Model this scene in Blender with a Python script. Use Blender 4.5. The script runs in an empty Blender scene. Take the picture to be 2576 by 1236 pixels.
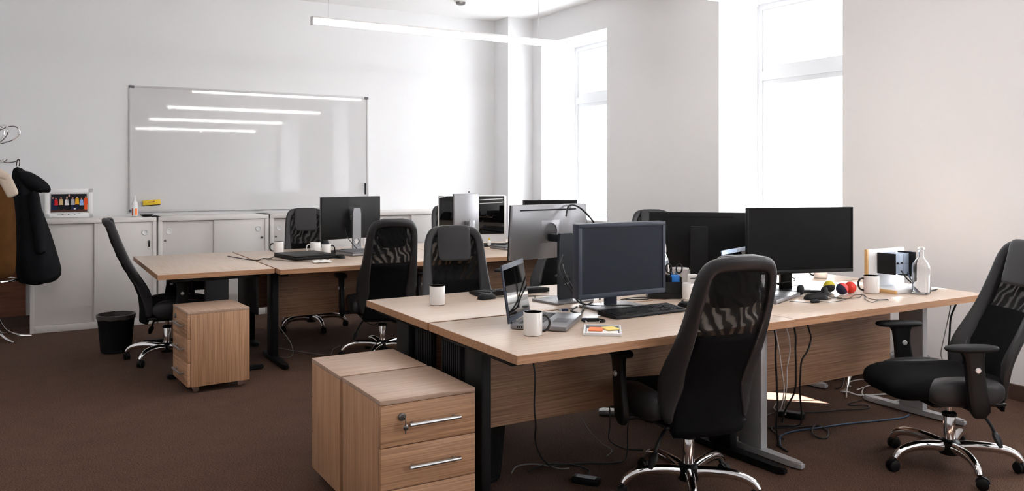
import bpy, bmesh, math, random
from mathutils import Vector, Matrix
random.seed(7)
S = bpy.context.scene
COL = S.collection
PI = math.pi
R = math.radians

# ------------------------------------------------------------------ materials
def nodes_of(name):
    m = bpy.data.materials.new(name); m.use_nodes = True
    nt = m.node_tree; nt.nodes.clear()
    out = nt.nodes.new('ShaderNodeOutputMaterial')
    return m, nt, out

def srgb(r, g, b):
    f = lambda c: ((c / 255 + .055) / 1.055) ** 2.4 if c > 10 else c / 255 / 12.92
    return (f(r), f(g), f(b), 1)

def mat(name, col, rough=.5, metal=0., spec=.5, noise=0., nscale=20., bump=0., bscale=200., coat=0., trans=0., ior=1.45):
    m, nt, out = nodes_of(name)
    b = nt.nodes.new('ShaderNodeBsdfPrincipled')
    b.inputs['Roughness'].default_value = rough; b.inputs['Metallic'].default_value = metal
    b.inputs['Specular IOR Level'].default_value = spec; b.inputs['Coat Weight'].default_value = coat
    b.inputs['Transmission Weight'].default_value = trans; b.inputs['IOR'].default_value = ior
    tc = nt.nodes.new('ShaderNodeTexCoord')
    n = nt.nodes.new('ShaderNodeTexNoise'); n.inputs['Scale'].default_value = nscale; n.inputs['Detail'].default_value = 4
    nt.links.new(tc.outputs['Object'], n.inputs['Vector'])
    mix = nt.nodes.new('ShaderNodeMix'); mix.data_type = 'RGBA'
    k = 1 - noise
    mix.inputs['A'].default_value = (col[0] * k, col[1] * k, col[2] * k, 1)
    k = 1 + noise
    mix.inputs['B'].default_value = (min(1, col[0] * k), min(1, col[1] * k), min(1, col[2] * k), 1)
    nt.links.new(n.outputs['Fac'], mix.inputs['Factor'])
    nt.links.new(mix.outputs['Result'], b.inputs['Base Color'])
    if bump:
        n2 = nt.nodes.new('ShaderNodeTexNoise'); n2.inputs['Scale'].default_value = bscale
        nt.links.new(tc.outputs['Object'], n2.inputs['Vector'])
        bp = nt.nodes.new('ShaderNodeBump'); bp.inputs['Strength'].default_value = bump; bp.inputs['Distance'].default_value = .004
        nt.links.new(n2.outputs['Fac'], bp.inputs['Height']); nt.links.new(bp.outputs['Normal'], b.inputs['Normal'])
    nt.links.new(b.outputs['BSDF'], out.inputs['Surface'])
    return m

def wood(name, c1, c2, axis, rough=.45, dens=55.):
    m, nt, out = nodes_of(name)
    b = nt.nodes.new('ShaderNodeBsdfPrincipled'); b.inputs['Roughness'].default_value = rough
    b.inputs['Specular IOR Level'].default_value = .5
    tc = nt.nodes.new('ShaderNodeTexCoord'); mp = nt.nodes.new('ShaderNodeMapping')
    sc = [dens] * 3; sc['xyz'.index(axis)] = 1.6
    mp.inputs['Scale'].default_value = sc
    nt.links.new(tc.outputs['Object'], mp.inputs['Vector'])
    n = nt.nodes.new('ShaderNodeTexNoise'); n.inputs['Scale'].default_value = 1.6; n.inputs['Detail'].default_value = 6
    n.inputs['Roughness'].default_value = .62; n.inputs['Distortion'].default_value = .35
    nt.links.new(mp.outputs['Vector'], n.inputs['Vector'])
    cr = nt.nodes.new('ShaderNodeValToRGB')
    cr.color_ramp.elements[0].position = .36; cr.color_ramp.elements[0].color = c1
    cr.color_ramp.elements[1].position = .62; cr.color_ramp.elements[1].color = c2
    nt.links.new(n.outputs['Fac'], cr.inputs['Fac']); nt.links.new(cr.outputs['Color'], b.inputs['Base Color'])
    nt.links.new(b.outputs['BSDF'], out.inputs['Surface'])
    return m

def emis(name, col, st):
    m, nt, out = nodes_of(name)
    e = nt.nodes.new('ShaderNodeEmission'); e.inputs['Color'].default_value = col; e.inputs['Strength'].default_value = st
    nt.links.new(e.outputs['Emission'], out.inputs['Surface'])
    return m

def carpet_mat():
    m, nt, out = nodes_of('carpet_pile')
    b = nt.nodes.new('ShaderNodeBsdfPrincipled'); b.inputs['Roughness'].default_value = .95; b.inputs['Specular IOR Level'].default_value = .1
    b.inputs['Sheen Weight'].default_value = .05; b.inputs['Sheen Roughness'].default_value = .4; b.inputs['Sheen Tint'].default_value = (.75, .62, .55, 1)
    tc = nt.nodes.new('ShaderNodeTexCoord')
    n1 = nt.nodes.new('ShaderNodeTexNoise'); n1.inputs['Scale'].default_value = 230; n1.inputs['Detail'].default_value = 6; n1.inputs['Roughness'].default_value = .8
    n2 = nt.nodes.new('ShaderNodeTexNoise'); n2.inputs['Scale'].default_value = 5; n2.inputs['Detail'].default_value = 8; n2.inputs['Roughness'].default_value = .7
    mp = nt.nodes.new('ShaderNodeMapping'); mp.inputs['Rotation'].default_value = (0, 0, .5); mp.inputs['Scale'].default_value = (.6, 1.2, 1)
    nt.links.new(tc.outputs['Object'], mp.inputs['Vector']); nt.links.new(mp.outputs['Vector'], n1.inputs['Vector']); nt.links.new(tc.outputs['Object'], n2.inputs['Vector'])
    cr = nt.nodes.new('ShaderNodeValToRGB')
    cr.color_ramp.elements[0].position = .41; cr.color_ramp.elements[0].color = srgb(15, 9, 7)
    cr.color_ramp.elements[1].position = .6; cr.color_ramp.elements[1].color = srgb(128, 95, 78)
    nt.links.new(n1.outputs['Fac'], cr.inputs['Fac'])
    mx = nt.nodes.new('ShaderNodeMix'); mx.data_type = 'RGBA'; mx.blend_type = 'MULTIPLY'; mx.inputs['Factor'].default_value = .5
    nt.links.new(cr.outputs['Color'], mx.inputs['A']); nt.links.new(n2.outputs['Fac'], mx.inputs['B'])
    nt.links.new(mx.outputs['Result'], b.inputs['Base Color'])
    bp = nt.nodes.new('ShaderNodeBump'); bp.inputs['Strength'].default_value = .4; bp.inputs['Distance'].default_value = .003
    nt.links.new(n1.outputs['Fac'], bp.inputs['Height']); nt.links.new(bp.outputs['Normal'], b.inputs['Normal'])
    nt.links.new(b.outputs['BSDF'], out.inputs['Surface'])
    return m

def net_mat(name, col, lo, hi, scale):
    """loose knitted mesh: part of the light goes through, in soft wavering bands"""
    m, nt, out = nodes_of(name)
    b = nt.nodes.new('ShaderNodeBsdfPrincipled'); b.inputs['Base Color'].default_value = col
    b.inputs['Roughness'].default_value = .8; b.inputs['Specular IOR Level'].default_value = .2
    t = nt.nodes.new('ShaderNodeBsdfTransparent')
    tc = nt.nodes.new('ShaderNodeTexCoord')
    w = nt.nodes.new('ShaderNodeTexWave'); w.inputs['Scale'].default_value = scale; w.inputs['Distortion'].default_value = 5.5
    w.inputs['Detail'].default_value = 1.2; w.inputs['Detail Scale'].default_value = 1.1; w.bands_direction = 'DIAGONAL'
    nt.links.new(tc.outputs['Object'], w.inputs['Vector'])
    mr = nt.nodes.new('ShaderNodeMath'); mr.operation = 'MULTIPLY_ADD'; mr.inputs[1].default_value = hi - lo; mr.inputs[2].default_value = lo
    pw = nt.nodes.new('ShaderNodeMath'); pw.operation = 'POWER'; pw.inputs[1].default_value = 1.8
    nt.links.new(w.outputs['Fac'], pw.inputs[0]); nt.links.new(pw.outputs['Value'], mr.inputs[0])
    ms = nt.nodes.new('ShaderNodeMixShader')
    nt.links.new(mr.outputs['Value'], ms.inputs['Fac'])
    nt.links.new(b.outputs['BSDF'], ms.inputs[1]); nt.links.new(t.outputs['BSDF'], ms.inputs[2])
    nt.links.new(ms.outputs['Shader'], out.inputs['Surface'])
    return m

def pane_mat(name, gloss=.06, tint=(1, 1, 1, 1)):
    m, nt, out = nodes_of(name)
    t = nt.nodes.new('ShaderNodeBsdfTransparent'); t.inputs['Color'].default_value = tint
    g = nt.nodes.new('ShaderNodeBsdfGlossy'); g.inputs['Roughness'].default_value = .02
    ms = nt.nodes.new('ShaderNodeMixShader'); ms.inputs['Fac'].default_value = gloss
    nt.links.new(t.outputs['BSDF'], ms.inputs[1]); nt.links.new(g.outputs['BSDF'], ms.inputs[2])
    nt.links.new(ms.outputs['Shader'], out.inputs['Surface'])
    return m

M = {}
M['wall'] = mat('wall_paint', srgb(230, 230, 231), .85, noise=.012, nscale=3, bump=.05, bscale=60)
M['ceiling'] = mat('ceiling_paint', srgb(240, 239, 238), .9)
M['carpet'] = carpet_mat()
M['skirt'] = mat('brown_skirting', srgb(70, 50, 40), .5)
M['white_frame'] = mat('white_window_paint', srgb(206, 207, 208), .5, spec=.3)
M['pane'] = pane_mat('window_glass')
OAK1, OAK2 = srgb(189, 167, 149), srgb(204, 184, 167)
M['oak_x'] = wood('oak_laminate_along_x', OAK1, OAK2, 'x', .3)
M['oak_y'] = wood('oak_laminate_along_y', OAK1, OAK2, 'y', .3)
M['panel_shaded_x'] = wood('shaded_oak_veneer_along_x', srgb(126, 92, 68), srgb(172, 136, 108), 'x', .5, 110)  # striped veneer, darkened further for the shade under the desktop
ZB1, ZB2 = srgb(150, 109, 78), srgb(194, 151, 116)
M['oak_band'] = wood('oak_edge_band', srgb(150, 108, 76), srgb(178, 136, 102), 'x', .5, 60)  # darker than the tops, whose sheen is put into their pale colour
M['zeb_z'] = wood('oak_veneer_upright', ZB1, ZB2, 'z', .5, 120)
M['ped_top'] = wood('oak_top_veneer', srgb(160, 132, 112), srgb(184, 156, 135), 'x', .4, 90)
M['zeb_x'] = wood('oak_veneer_along_x', ZB1, ZB2, 'x', .5, 120)
M['zeb_y'] = wood('oak_veneer_along_y', ZB1, ZB2, 'y', .5, 120)
M['black_metal'] = mat('black_powder_coat', srgb(10, 10, 11), .55, spec=.25)
M['silver_metal'] = mat('silver_powder_coat', srgb(176, 176, 178), .4, .25)
M['duct'] = mat('black_ribbed_plastic', srgb(12, 12, 14), .6, spec=.25)
M['chrome'] = mat('polished_chrome', (.86, .86, .87, 1), .08, 1.)
M['steel'] = mat('brushed_steel', (.5, .5, .5, 1), .3, 1.)
M['dark_steel'] = mat('dark_steel', (.22, .21, .2, 1), .3, 1.)
M['leather'] = mat('black_leather', srgb(40, 39, 41), .42, spec=.4, noise=.1, nscale=30, bump=.12, bscale=240)
M['piping'] = mat('grey_piping', srgb(92, 91, 93), .5)
M['fabric'] = mat('black_fabric', srgb(8, 8, 10), .9, spec=.15, bump=.15, bscale=600)
M['net'] = net_mat('black_chair_mesh', srgb(8, 8, 9), .004, .10, 13.)
M['black_plastic'] = mat('black_plastic', srgb(12, 12, 13), .42, spec=.3)
M['black_soft'] = mat('black_matt_plastic', srgb(19, 19, 21), .6, spec=.3)
M['grey_plastic'] = mat('grey_plastic', srgb(92, 92, 96), .45)
M['silver_plastic'] = mat('silver_plastic', srgb(140, 139, 142), .34, .55)
M['bezel_blue'] = mat('slate_bezel_plastic', srgb(48, 54, 68), .42, spec=.4)
M['dark_stand'] = mat('dark_slate_plastic', srgb(26, 30, 38), .4, spec=.4)
M['screen'] = mat('matt_screen', srgb(24, 29, 40), .45, spec=.2)
M['screen_dark'] = mat('dark_screen', srgb(9, 8, 9), .45, spec=.14)
M['screen_gloss'] = mat('glossy_screen', srgb(6, 6, 7), .04, spec=.6)
M['white_plastic'] = mat('white_plastic', srgb(232, 232, 232), .35)
M['cabinet'] = mat('cabinet_enamel', srgb(224, 220, 217), .45)
M['cab_recess'] = mat('cabinet_inner_enamel', srgb(214, 209, 206), .5)
M['ceramic'] = mat('white_ceramic', srgb(228, 224, 220), .18, coat=.3)
M['ceramic_black'] = mat('black_ceramic', srgb(18, 16, 16), .15, coat=.3)
M['board'] = mat('whiteboard_enamel', srgb(206, 205, 206), .03, spec=.45, bump=.012, bscale=18)
M['frame_grey'] = mat('light_grey_enamel', srgb(200, 199, 199), .4)
M['alu'] = mat('aluminium', (.72, .72, .73, 1), .35, .8)
M['black_cable'] = mat('black_cable', srgb(14, 14, 15), .5)
M['blue_cable'] = mat('blue_cable', srgb(40, 62, 88), .45)
M['white_cable'] = mat('white_cable', srgb(205, 203, 200), .5)
M['grey_cable'] = mat('grey_cable', srgb(120, 116, 114), .5)
M['paper'] = mat('white_paper', srgb(235, 233, 230), .7)
M['orange_paper'] = mat('orange_paper', srgb(238, 132, 84), .7)
M['yellow_paper'] = mat('yellow_paper', srgb(244, 218, 128), .7)
M['yellow'] = mat('yellow_plastic', srgb(226, 190, 40), .45)
M['orange'] = mat('orange_label', srgb(245, 130, 50), .5)
M['rust'] = mat('dark_orange_label', srgb(150, 66, 44), .5)
M['blue'] = mat('blue_plastic', srgb(20, 110, 190), .4)
M['navy'] = mat('navy_leather', srgb(28, 32, 60), .55)
M['red'] = mat('red_leather', srgb(214, 56, 40), .55)
M['pinkred'] = mat('coral_leather', srgb(226, 70, 74), .55)
M['ball_yellow'] = mat('yellow_leather', srgb(205, 190, 50), .55)
M['ball_dark'] = mat('charcoal_leather', srgb(38, 42, 40), .55)
M['oak_edge'] = mat('oak_edge', srgb(204, 164, 112), .5, noise=.12, nscale=40)
M['slate'] = mat('blue_grey_plastic', srgb(150, 164, 184), .4)
M['lid_sky_blue'] = mat('sky_tinted_silver_lid', srgb(172, 190, 214), .35, .3)  # silver lid, its base colour tinted with the blue sky it reflects
M['suede'] = mat('brown_suede', srgb(84, 54, 28), .9, spec=.1, noise=.25, nscale=14, bump=.3, bscale=90)
M['sherpa'] = mat('cream_sherpa', srgb(206, 190, 172), .95, noise=.1, nscale=40, bump=.8, bscale=120)
M['coat'] = mat('black_coat_cloth', srgb(13, 13, 17), .8, spec=.2, bump=.2, bscale=80)
M['bag_film'] = mat('clear_film', srgb(220, 220, 226), .2, spec=.8, trans=.6, ior=1.2)
M['dark_film'] = mat('grey_bin_liner', srgb(70, 64, 62), .4)
M['bin_net'] = net_mat('black_wire_mesh', srgb(12, 12, 13), .16, .2, 3)
M['glass'] = mat('clear_glass', (1, 1, 1, 1), .0, trans=1., ior=1.45)
M['cup'] = mat('translucent_cup', srgb(226, 224, 224), .35, trans=.25, ior=1.2)
M['lamp_on'] = emis('lamp_diffuser_lit', (1, .985, .97, 1), 13.5)
M['keys'] = mat('black_keycaps', srgb(18, 18, 21), .45, spec=.35)
M['lap_keys'] = mat('laptop_keycaps', srgb(40, 40, 44), .5)
M['ink'] = mat('grey_ink', srgb(90, 80, 84), .6)

# ------------------------------------------------------------------ mesh helpers
def bx(bm, c, s, bev=0., mtx=None, seg=2):
    t = bmesh.new(); bmesh.ops.create_cube(t, size=1)
    bmesh.ops.scale(t, vec=s, verts=t.verts)
    if bev > 0:
        bmesh.ops.bevel(t, geom=t.edges[:], offset=min(bev, min(s) * .49), segments=seg, profile=.5, affect='EDGES')
    bmesh.ops.translate(t, vec=c, verts=t.verts)
    if mtx is not None: bmesh.ops.transform(t, matrix=mtx, verts=t.verts)
    join(bm, t)

def join(bm, t):
    me = bpy.data.meshes.new('tmp'); t.to_mesh(me); t.free(); bm.from_mesh(me); bpy.data.meshes.remove(me)

def frame_of(d):
    d = d.normalized(); up = Vector((0, 0, 1)) if abs(d.z) < .95 else Vector((1, 0, 0))
    a = d.cross(up).normalized(); return a, a.cross(d).normalized()

def smooth_path(pts, n):
    P = [Vector(p) for p in pts]
    if len(P) < 3 or n < 2: return P
    out = []
    for i in range(len(P) - 1):
        p0, p1, p2, p3 = P[max(0, i - 1)], P[i], P[i + 1], P[min(len(P) - 1, i + 2)]
        for k in range(n):
            t = k / n
            out.append(.5 * ((2 * p1) + (p2 - p0) * t + (2 * p0 - 5 * p1 + 4 * p2 - p3) * t * t + (3 * p1 - p0 - 3 * p2 + p3) * t ** 3))
    out.append(P[-1]); return out

def tube(bm, pts, r, seg=8, n=1, cap=True, rad=None, flat=1.):
    P = smooth_path(pts, n); rings = []
    a = None
    for i, p in enumerate(P):
        d = (P[min(i + 1, len(P) - 1)] - P[max(i - 1, 0)])
        if d.length < 1e-7: d = Vector((0, 0, 1))
        d.normalize()
        if a is None: a, b = frame_of(d)
        else:
            a = (a - d * a.dot(d))
            if a.length < 1e-6: a, b = frame_of(d)
            a.normalize(); b = a.cross(d).normalized()
        rr = r if rad is None else rad(i / (len(P) - 1))
        rings.append([bm.verts.new(p + a * (rr * math.cos(2 * PI * k / seg)) + b * (rr * flat * math.sin(2 * PI * k / seg))) for k in range(seg)])
    for i in range(len(rings) - 1):
        for k in range(seg):
            bm.faces.new((rings[i][k], rings[i][(k + 1) % seg], rings[i + 1][(k + 1) % seg], rings[i + 1][k]))
    if cap:
        bm.faces.new(rings[0][::-1]); bm.faces.new(rings[-1])

def lathe(bm, prof, seg=24, c=(0, 0, 0), mtx=None, cap=True):
    c = Vector(c); rings = []; t = bmesh.new()
    for r, z in prof:
        rings.append([t.verts.new(c + Vector((r * math.cos(2 * PI * k / seg), r * math.sin(2 * PI * k / seg), z))) for k in range(seg)])
    for i in range(len(rings) - 1):
        for k in range(seg):
            t.faces.new((rings[i][k], rings[i][(k + 1) % seg], rings[i + 1][(k + 1) % seg], rings[i + 1][k]))
    if cap:
        t.faces.new(rings[0][::-1]); t.faces.new(rings[-1])
    if mtx is not None: bmesh.ops.transform(t, matrix=mtx, verts=t.verts)
    join(bm, t)

def prism(bm, outline, z0, z1, mtx=None, bev=0.):
    t = bmesh.new()
    lo = [t.verts.new((x, y, z0)) for x, y in outline]; hi = [t.verts.new((x, y, z1)) for x, y in outline]
    n = len(lo)
    for i in range(n): t.faces.new((lo[i], lo[(i + 1) % n], hi[(i + 1) % n], hi[i]))
    t.faces.new(lo[::-1]); t.faces.new(hi)
    if bev: bmesh.ops.bevel(t, geom=[e for e in t.edges if abs(e.verts[0].co.z - e.verts[1].co.z) < 1e-6], offset=bev, segments=2, affect='EDGES')
    if mtx is not None: bmesh.ops.transform(t, matrix=mtx, verts=t.verts)
    join(bm, t)

def grid(bm, rows, close_u=False, close_v=False):
    V = [[bm.verts.new(p) for p in r] for r in rows]
    nu, nv = len(V), len(V[0])
    for i in range(nu if close_u else nu - 1):
        for j in range(nv if close_v else nv - 1):
            q = (V[i][j], V[(i + 1) % nu][j], V[(i + 1) % nu][(j + 1) % nv], V[i][(j + 1) % nv])
            try: bm.faces.new(q)
            except ValueError: pass
    return V

def ellip(bm, c, s, mtx=None, seg=20, rings=12):
    t = bmesh.new(); bmesh.ops.create_uvsphere(t, u_segments=seg, v_segments=rings, radius=1)
    bmesh.ops.scale(t, vec=s, verts=t.verts); bmesh.ops.translate(t, vec=c, verts=t.verts)
    if mtx is not None: bmesh.ops.transform(t, matrix=mtx, verts=t.verts)
    join(bm, t)

def sup(c, p): return math.copysign(abs(c) ** p, c)

def blob(bm, c, s, px=.5, pz=.5, seg=28, rings=14, mtx=None, shape=None):
    """rounded cushion: a superellipsoid"""
    t = bmesh.new(); rows = []
    for i in range(1, rings):
        ph = -PI / 2 + PI * i / rings
        rows.append([Vector((c[0] + s[0] * sup(math.cos(ph), pz) * sup(math.cos(2 * PI * k / seg), px),
                             c[1] + s[1] * sup(math.cos(ph), pz) * sup(math.sin(2 * PI * k / seg), px),
                             c[2] + s[2] * sup(math.sin(ph), pz))) for k in range(seg)])
    if shape: rows = [[shape(p) for p in r] for r in rows]
    V = grid(t, rows, close_v=True)
    t.faces.new(V[0][::-1]); t.faces.new(V[-1])
    if mtx is not None: bmesh.ops.transform(t, matrix=mtx, verts=t.verts)
    join(bm, t)

def obj(name, bm, m, parent=None, smooth=35, solid=0.):
    me = bpy.data.meshes.new(name)
    bmesh.ops.recalc_face_normals(bm, faces=bm.faces)
    bm.to_mesh(me); bm.free()
    ms = m if isinstance(m, (list, tuple)) else [m]
    for x in ms: me.materials.append(x)
    if smooth:
        for p in me.polygons: p.use_smooth = True
        me.set_sharp_from_angle(angle=R(smooth))
    o = bpy.data.objects.new(name, me); COL.objects.link(o)
    if parent is not None: o.parent = parent
    if solid:
        md = o.modifiers.new('thickness', 'SOLIDIFY'); md.thickness = solid; md.offset = 0
    return o

def tag(o, label, cat, group=None):
    o['label'] = label; o['category'] = cat
    if group: o['group'] = group
    return o

def thing(name, label, cat, loc=(0, 0, 0), rz=0., group=None):
    o = bpy.data.objects.new(name, None); COL.objects.link(o)
    o.location = loc; o.rotation_euler = (0, 0, rz); o.empty_display_size = .1
    return tag(o, label, cat, group)

def struct(name, bm, m, parent=None, smooth=0):
    o = obj(name, bm, m, parent, smooth)
    if parent is None: o['kind'] = 'structure'
    return o

def dup(root, label, loc, rz, group=None):
    r = root.copy(); COL.objects.link(r); r.location = loc; r.rotation_euler = (0, 0, rz); r['label'] = label
    if group: r['group'] = group
    for ch in list(root.children):
        c = ch.copy(); COL.objects.link(c); c.parent = r
        for g in list(ch.children):
            d = g.copy(); COL.objects.link(d); d.parent = c
    return r

def nb(): return bmesh.new()
def one(fn, *a, **k):
    bm = nb(); fn(bm, *a, **k); return bm
def T(x, y, z): return Matrix.Translation((x, y, z))
def RZ(a): return Matrix.Rotation(a, 4, 'Z')
def RX(a): return Matrix.Rotation(a, 4, 'X')
def RY(a): return Matrix.Rotation(a, 4, 'Y')

# ------------------------------------------------------------------ room shell
XL, XR, XO, YF, YB, H = -1.7, 5.4, 5.97, -2.6, 8.99, 3.36
struct('floor', one(bx, ((XL + XO) / 2, (YF + YB) / 2, -.05), (XO - XL + .4, YB - YF + .4, .1)), M['carpet'])
struct('ceiling', one(bx, ((XL + XO) / 2, (YF + YB) / 2, H + .05), (XO - XL + .4, YB - YF + .4, .1)), M['ceiling'])
struct('wall_back', one(bx, ((XL + XO) / 2, YB + .1, H / 2), (XO - XL + .4, .2, H)), M['wall'])
struct('wall_left', one(bx, (XL - .1, (YF + YB) / 2, H / 2), (.2, YB - YF, H)), M['wall'])
FW = []
bm = nb(); px = XL - .2
for x0, x1 in FW + [(XO + .2, None)]:
    bx(bm, ((px + x0) / 2, YF - .1, H / 2), (x0 - px, .2, H))
    if x1 is not None:
        bx(bm, ((x0 + x1) / 2, YF - .1, .45), (x1 - x0, .2, .9)); bx(bm, ((x0 + x1) / 2, YF - .1, (3.02 + H) / 2), (x1 - x0, .2, H - 3.02)); px = x1
struct('wall_front', bm, M['wall'])
struct('wall_corner_pier', one(bx, ((5.05 + XR) / 2, (8.63 + YB) / 2, H / 2), (XR - 5.05, YB - 8.63, H)), M['wall'])
struct('brown_wall_layer', one(bx, ((XL - .01) / 2, YB - .01, .41), (-XL - .02, .02, .62), .003), wood('brown_lower_wall', srgb(96, 56, 36), srgb(128, 78, 52), 'x', .5, 30))  # brown grained layer over the lower back wall
WIN = [(7.11, 8.42, .9, 3.02), (4.13, 5.44, .9, 3.02), (1.62, 2.54, .9, 3.02), (-2.45, -.8, .9, 3.02)]  # third opening narrowed to shape the sun strip; unseen fourth added for fill
bm = nb(); xc, xw = (XR + XO) / 2, XO - XR
edges = [YB]
for y0, y1, z0, z1 in WIN: edges += [y1, y0]
edges.append(YF)
for i in range(0, len(edges), 2):
    y1, y0 = edges[i], edges[i + 1]
    bx(bm, (xc, (y0 + y1) / 2, H / 2), (xw, y1 - y0, H))
for y0, y1, z0, z1 in WIN:
    bx(bm, (xc, (y0 + y1) / 2, z0 / 2), (xw, y1 - y0, z0)); bx(bm, (xc, (y0 + y1) / 2, (z1 + H) / 2), (xw, y1 - y0, H - z1))
struct('wall_right', bm, M['wall'])
struct('baseboard_back', one(bx, ((XL + 5.05) / 2, YB - .008, .05), (5.05 - XL, .016, .1), .004), M['skirt'])
struct('baseboard_right', one(bx, (XR - .008, (YF + 8.63) / 2, .05), (.016, 8.63 - YF, .1), .004), M['skirt'])
struct('baseboard_left', one(bx, (XL + .008, (YF + YB) / 2, .05), (.016, YB - YF, .1), .004), M['skirt'])
for i, (x0, x1) in enumerate(FW):
    e = bpy.data.objects.new('window_%d' % (i + 5), None); COL.objects.link(e); e['kind'] = 'structure'
    bm = nb(); xm = (x0 + x1) / 2; y = YF - .12
    for xx in (x0 + .03, xm, x1 - .03): bx(bm, (xx, y, 1.96), (.06, .07, 2.12), .004)
    for zz in (.93, 2.35, 2.99): bx(bm, (xm, y, zz), (x1 - x0, .07, .06), .004)
    struct('window_frame', bm, M['white_frame'], e)
    struct('window_pane', one(bx, (xm, y, 1.96), (x1 - x0 - .1, .006, 2.02)), M['pane'], e)
for i, (y0, y1, z0, z1) in enumerate(WIN):
    yc, w = (y0 + y1) / 2, y1 - y0
    e = bpy.data.objects.new('window_%d' % (i + 1), None); COL.objects.link(e); e['kind'] = 'structure'
    bm = nb(); fx = 5.93; t = .055
    zs = 2.35
    bx(bm, (fx, y0 + t / 2, (z0 + z1) / 2), (.07, t, z1 - z0)); bx(bm, (fx, y1 - t / 2, (z0 + z1) / 2), (.07, t, z1 - z0))
    bx(bm, (fx, yc, z1 - t / 2), (.07, w - 2 * t, t)); bx(bm, (fx, yc, z0 + t / 2), (.07, w - 2 * t, t))
    bx(bm, (fx, yc, zs), (.08, w - 2 * t, .085))
    struct('window_frame', bm, M['white_frame'], e)
    bm = nb(); s = .045
    for za, zb in ((z0 + t, zs - .043), (zs + .043, z1 - t)):
        ya, yb = y0 + t, y1 - t
        bx(bm, (fx, ya + s / 2, (za + zb) / 2), (.05, s, zb - za)); bx(bm, (fx, yb - s / 2, (za + zb) / 2), (.05, s, zb - za))
        bx(bm, (fx, yc, za + s / 2), (.05, w - 2 * t - 2 * s, s)); bx(bm, (fx, yc, zb - s / 2), (.05, w - 2 * t - 2 * s, s))
    struct('window_sash', bm, M['white_frame'], e)
    bm = nb()
    for za, zb in ((z0 + t + s, zs - .043 - s), (zs + .043 + s, z1 - t - s)):
        bx(bm, (fx, yc, (za + zb) / 2), (.006, w - 2 * t - 2 * s, zb - za))
    struct('window_pane', bm, M['pane'], e)
    struct('window_sill', one(bx, (5.64, yc, z0 + .0125), (.52, w - .004, .025), .005), M['white_frame'], e)

# unseen pale house, added to keep the low sun off the two far windows
bm = nb(); bx(bm, (10.4, 10.2, 3.5), (.6, 21.6, 11)); bx(bm, (10.02, 10.2, 9.1), (.3, 21.8, .25)); bx(bm, (10.05, 10.2, 3.1), (.12, 21.6, .15))
for k in range(9):
    for zz in (1.2, 5.0):
        yy = .8 + 2.3 * k
        for q in (-1, 1): bx(bm, (10.06, yy + q * .6, zz + .9), (.1, .1, 1.9))
        bx(bm, (10.06, yy, zz + 1.9), (.12, 1.4, .12)); bx(bm, (10.03, yy, zz - .05), (.2, 1.4, .1))
o = struct('exterior_sun_block', bm, mat('sun_block_pale', srgb(238, 238, 238), .9))

# ------------------------------------------------------------------ ceiling lamps
def lamp(label, y, x0, x1, z=2.6, group='linear pendant lamps'):
    t = thing('pendant_lamp', label, 'ceiling lamp', ((x0 + x1) / 2, y, z), 0, group); L = x1 - x0
    bm = nb(); bx(bm, (0, 0, .056), (L, .05, .014), .002); obj('lamp_housing', bm, M['white_plastic'], t)
    obj('lamp_diffuser', one(bx, (0, 0, .028), (L - .012, .046, .042), .004), M['lamp_on'], t)
    for s in (-1, 1):
        obj('end_cap', one(bx, (s * (L / 2 + .004), 0, .03), (.008, .058, .066), .002), M['alu'], t)
        xx = s * (L / 2 - .13 if s < 0 else L / 2 - .3)
        obj('suspension_wire', one(tube, [(xx, 0, .06), (xx, 0, H - z)], .003, 6), M['alu'], t)
    obj('power_canopy', one(lathe, [(.045, H - z - .03), (.05, H - z - .025), (.05, H - z)], 20, (L / 2 - .3, 0, 0)), M['white_plastic'], t)
    return t
lamp('long lit white pendant lamp hanging on thin wires above the rear desks', 6.27, 1.905, 4.29)
lamp('lit white pendant lamp whose end shows before the tall window beside the ceiling', 4.05, 1.9, 4.36)
lamp('lit pendant lamp above the front desks, seen only as a glow on the whiteboard', 1.83, 1.9, 4.3)
lamp('lit pendant lamp behind us, seen only as the lowest glow on the whiteboard', -.4, 1.9, 4.3)
lamp('lit pendant lamp added out of view over the empty carpet as fill light', 4.05, -1.35, 1.0)  # unseen lamp, put in to brighten the dim cabinet end
t = thing('smoke_detector', 'small grey detector fixed to the white ceiling', 'detector', (4.13, 8.1, H))
obj('detector_base', one(lathe, [(.075, 0), (.075, -.012), (.06, -.016)], 24), M['white_plastic'], t)
obj('detector_head', one(lathe, [(.055, -.015), (.05, -.04), (.03, -.05), (.001, -.05)], 24), M['dark_steel'], t)

# ------------------------------------------------------------------ whiteboard and what hangs on it
wb = thing('whiteboard', 'wide white enamel whiteboard in an aluminium frame on the back wall', 'whiteboard', (2.127, YB, 1.69))
W2, H2 = 1.245, .625
obj('board_panel', one(bx, (0, -.012, 0), (2 * W2 - .02, .014, 2 * H2 - .02)), M['board'], wb)
bm = nb()
for s in (-1, 1):
    bx(bm, (0, -.014, s * H2), (2 * W2, .024, .022), .004); bx(bm, (s * W2, -.014, 0), (.022, .024, 2 * H2 - .02), .004)
obj('board_frame', bm, M['frame_grey'], wb)
for sx in (-1, 1):
    for sz in (-1, 1):
        obj('corner_cap', one(bx, (sx * (W2 - .012), -.016, sz * (H2 - .004)), (.05, .028, .03), .006), M['grey_plastic'], wb)
wb.rotation_euler = (R(-.75), 0, 0)
mk = thing('whiteboard_marker', 'thin black marker standing against the edge of the whiteboard frame', 'marker', (3.335, YB - .045, 1.26))
obj('barrel', one(tube, [(0, 0, -.055), (0, 0, .03)], .008, 10), M['black_plastic'], mk); obj('marker_cap', one(tube, [(0, 0, .03), (0, 0, .075)], .0085, 10), M['black_soft'], mk)
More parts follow.
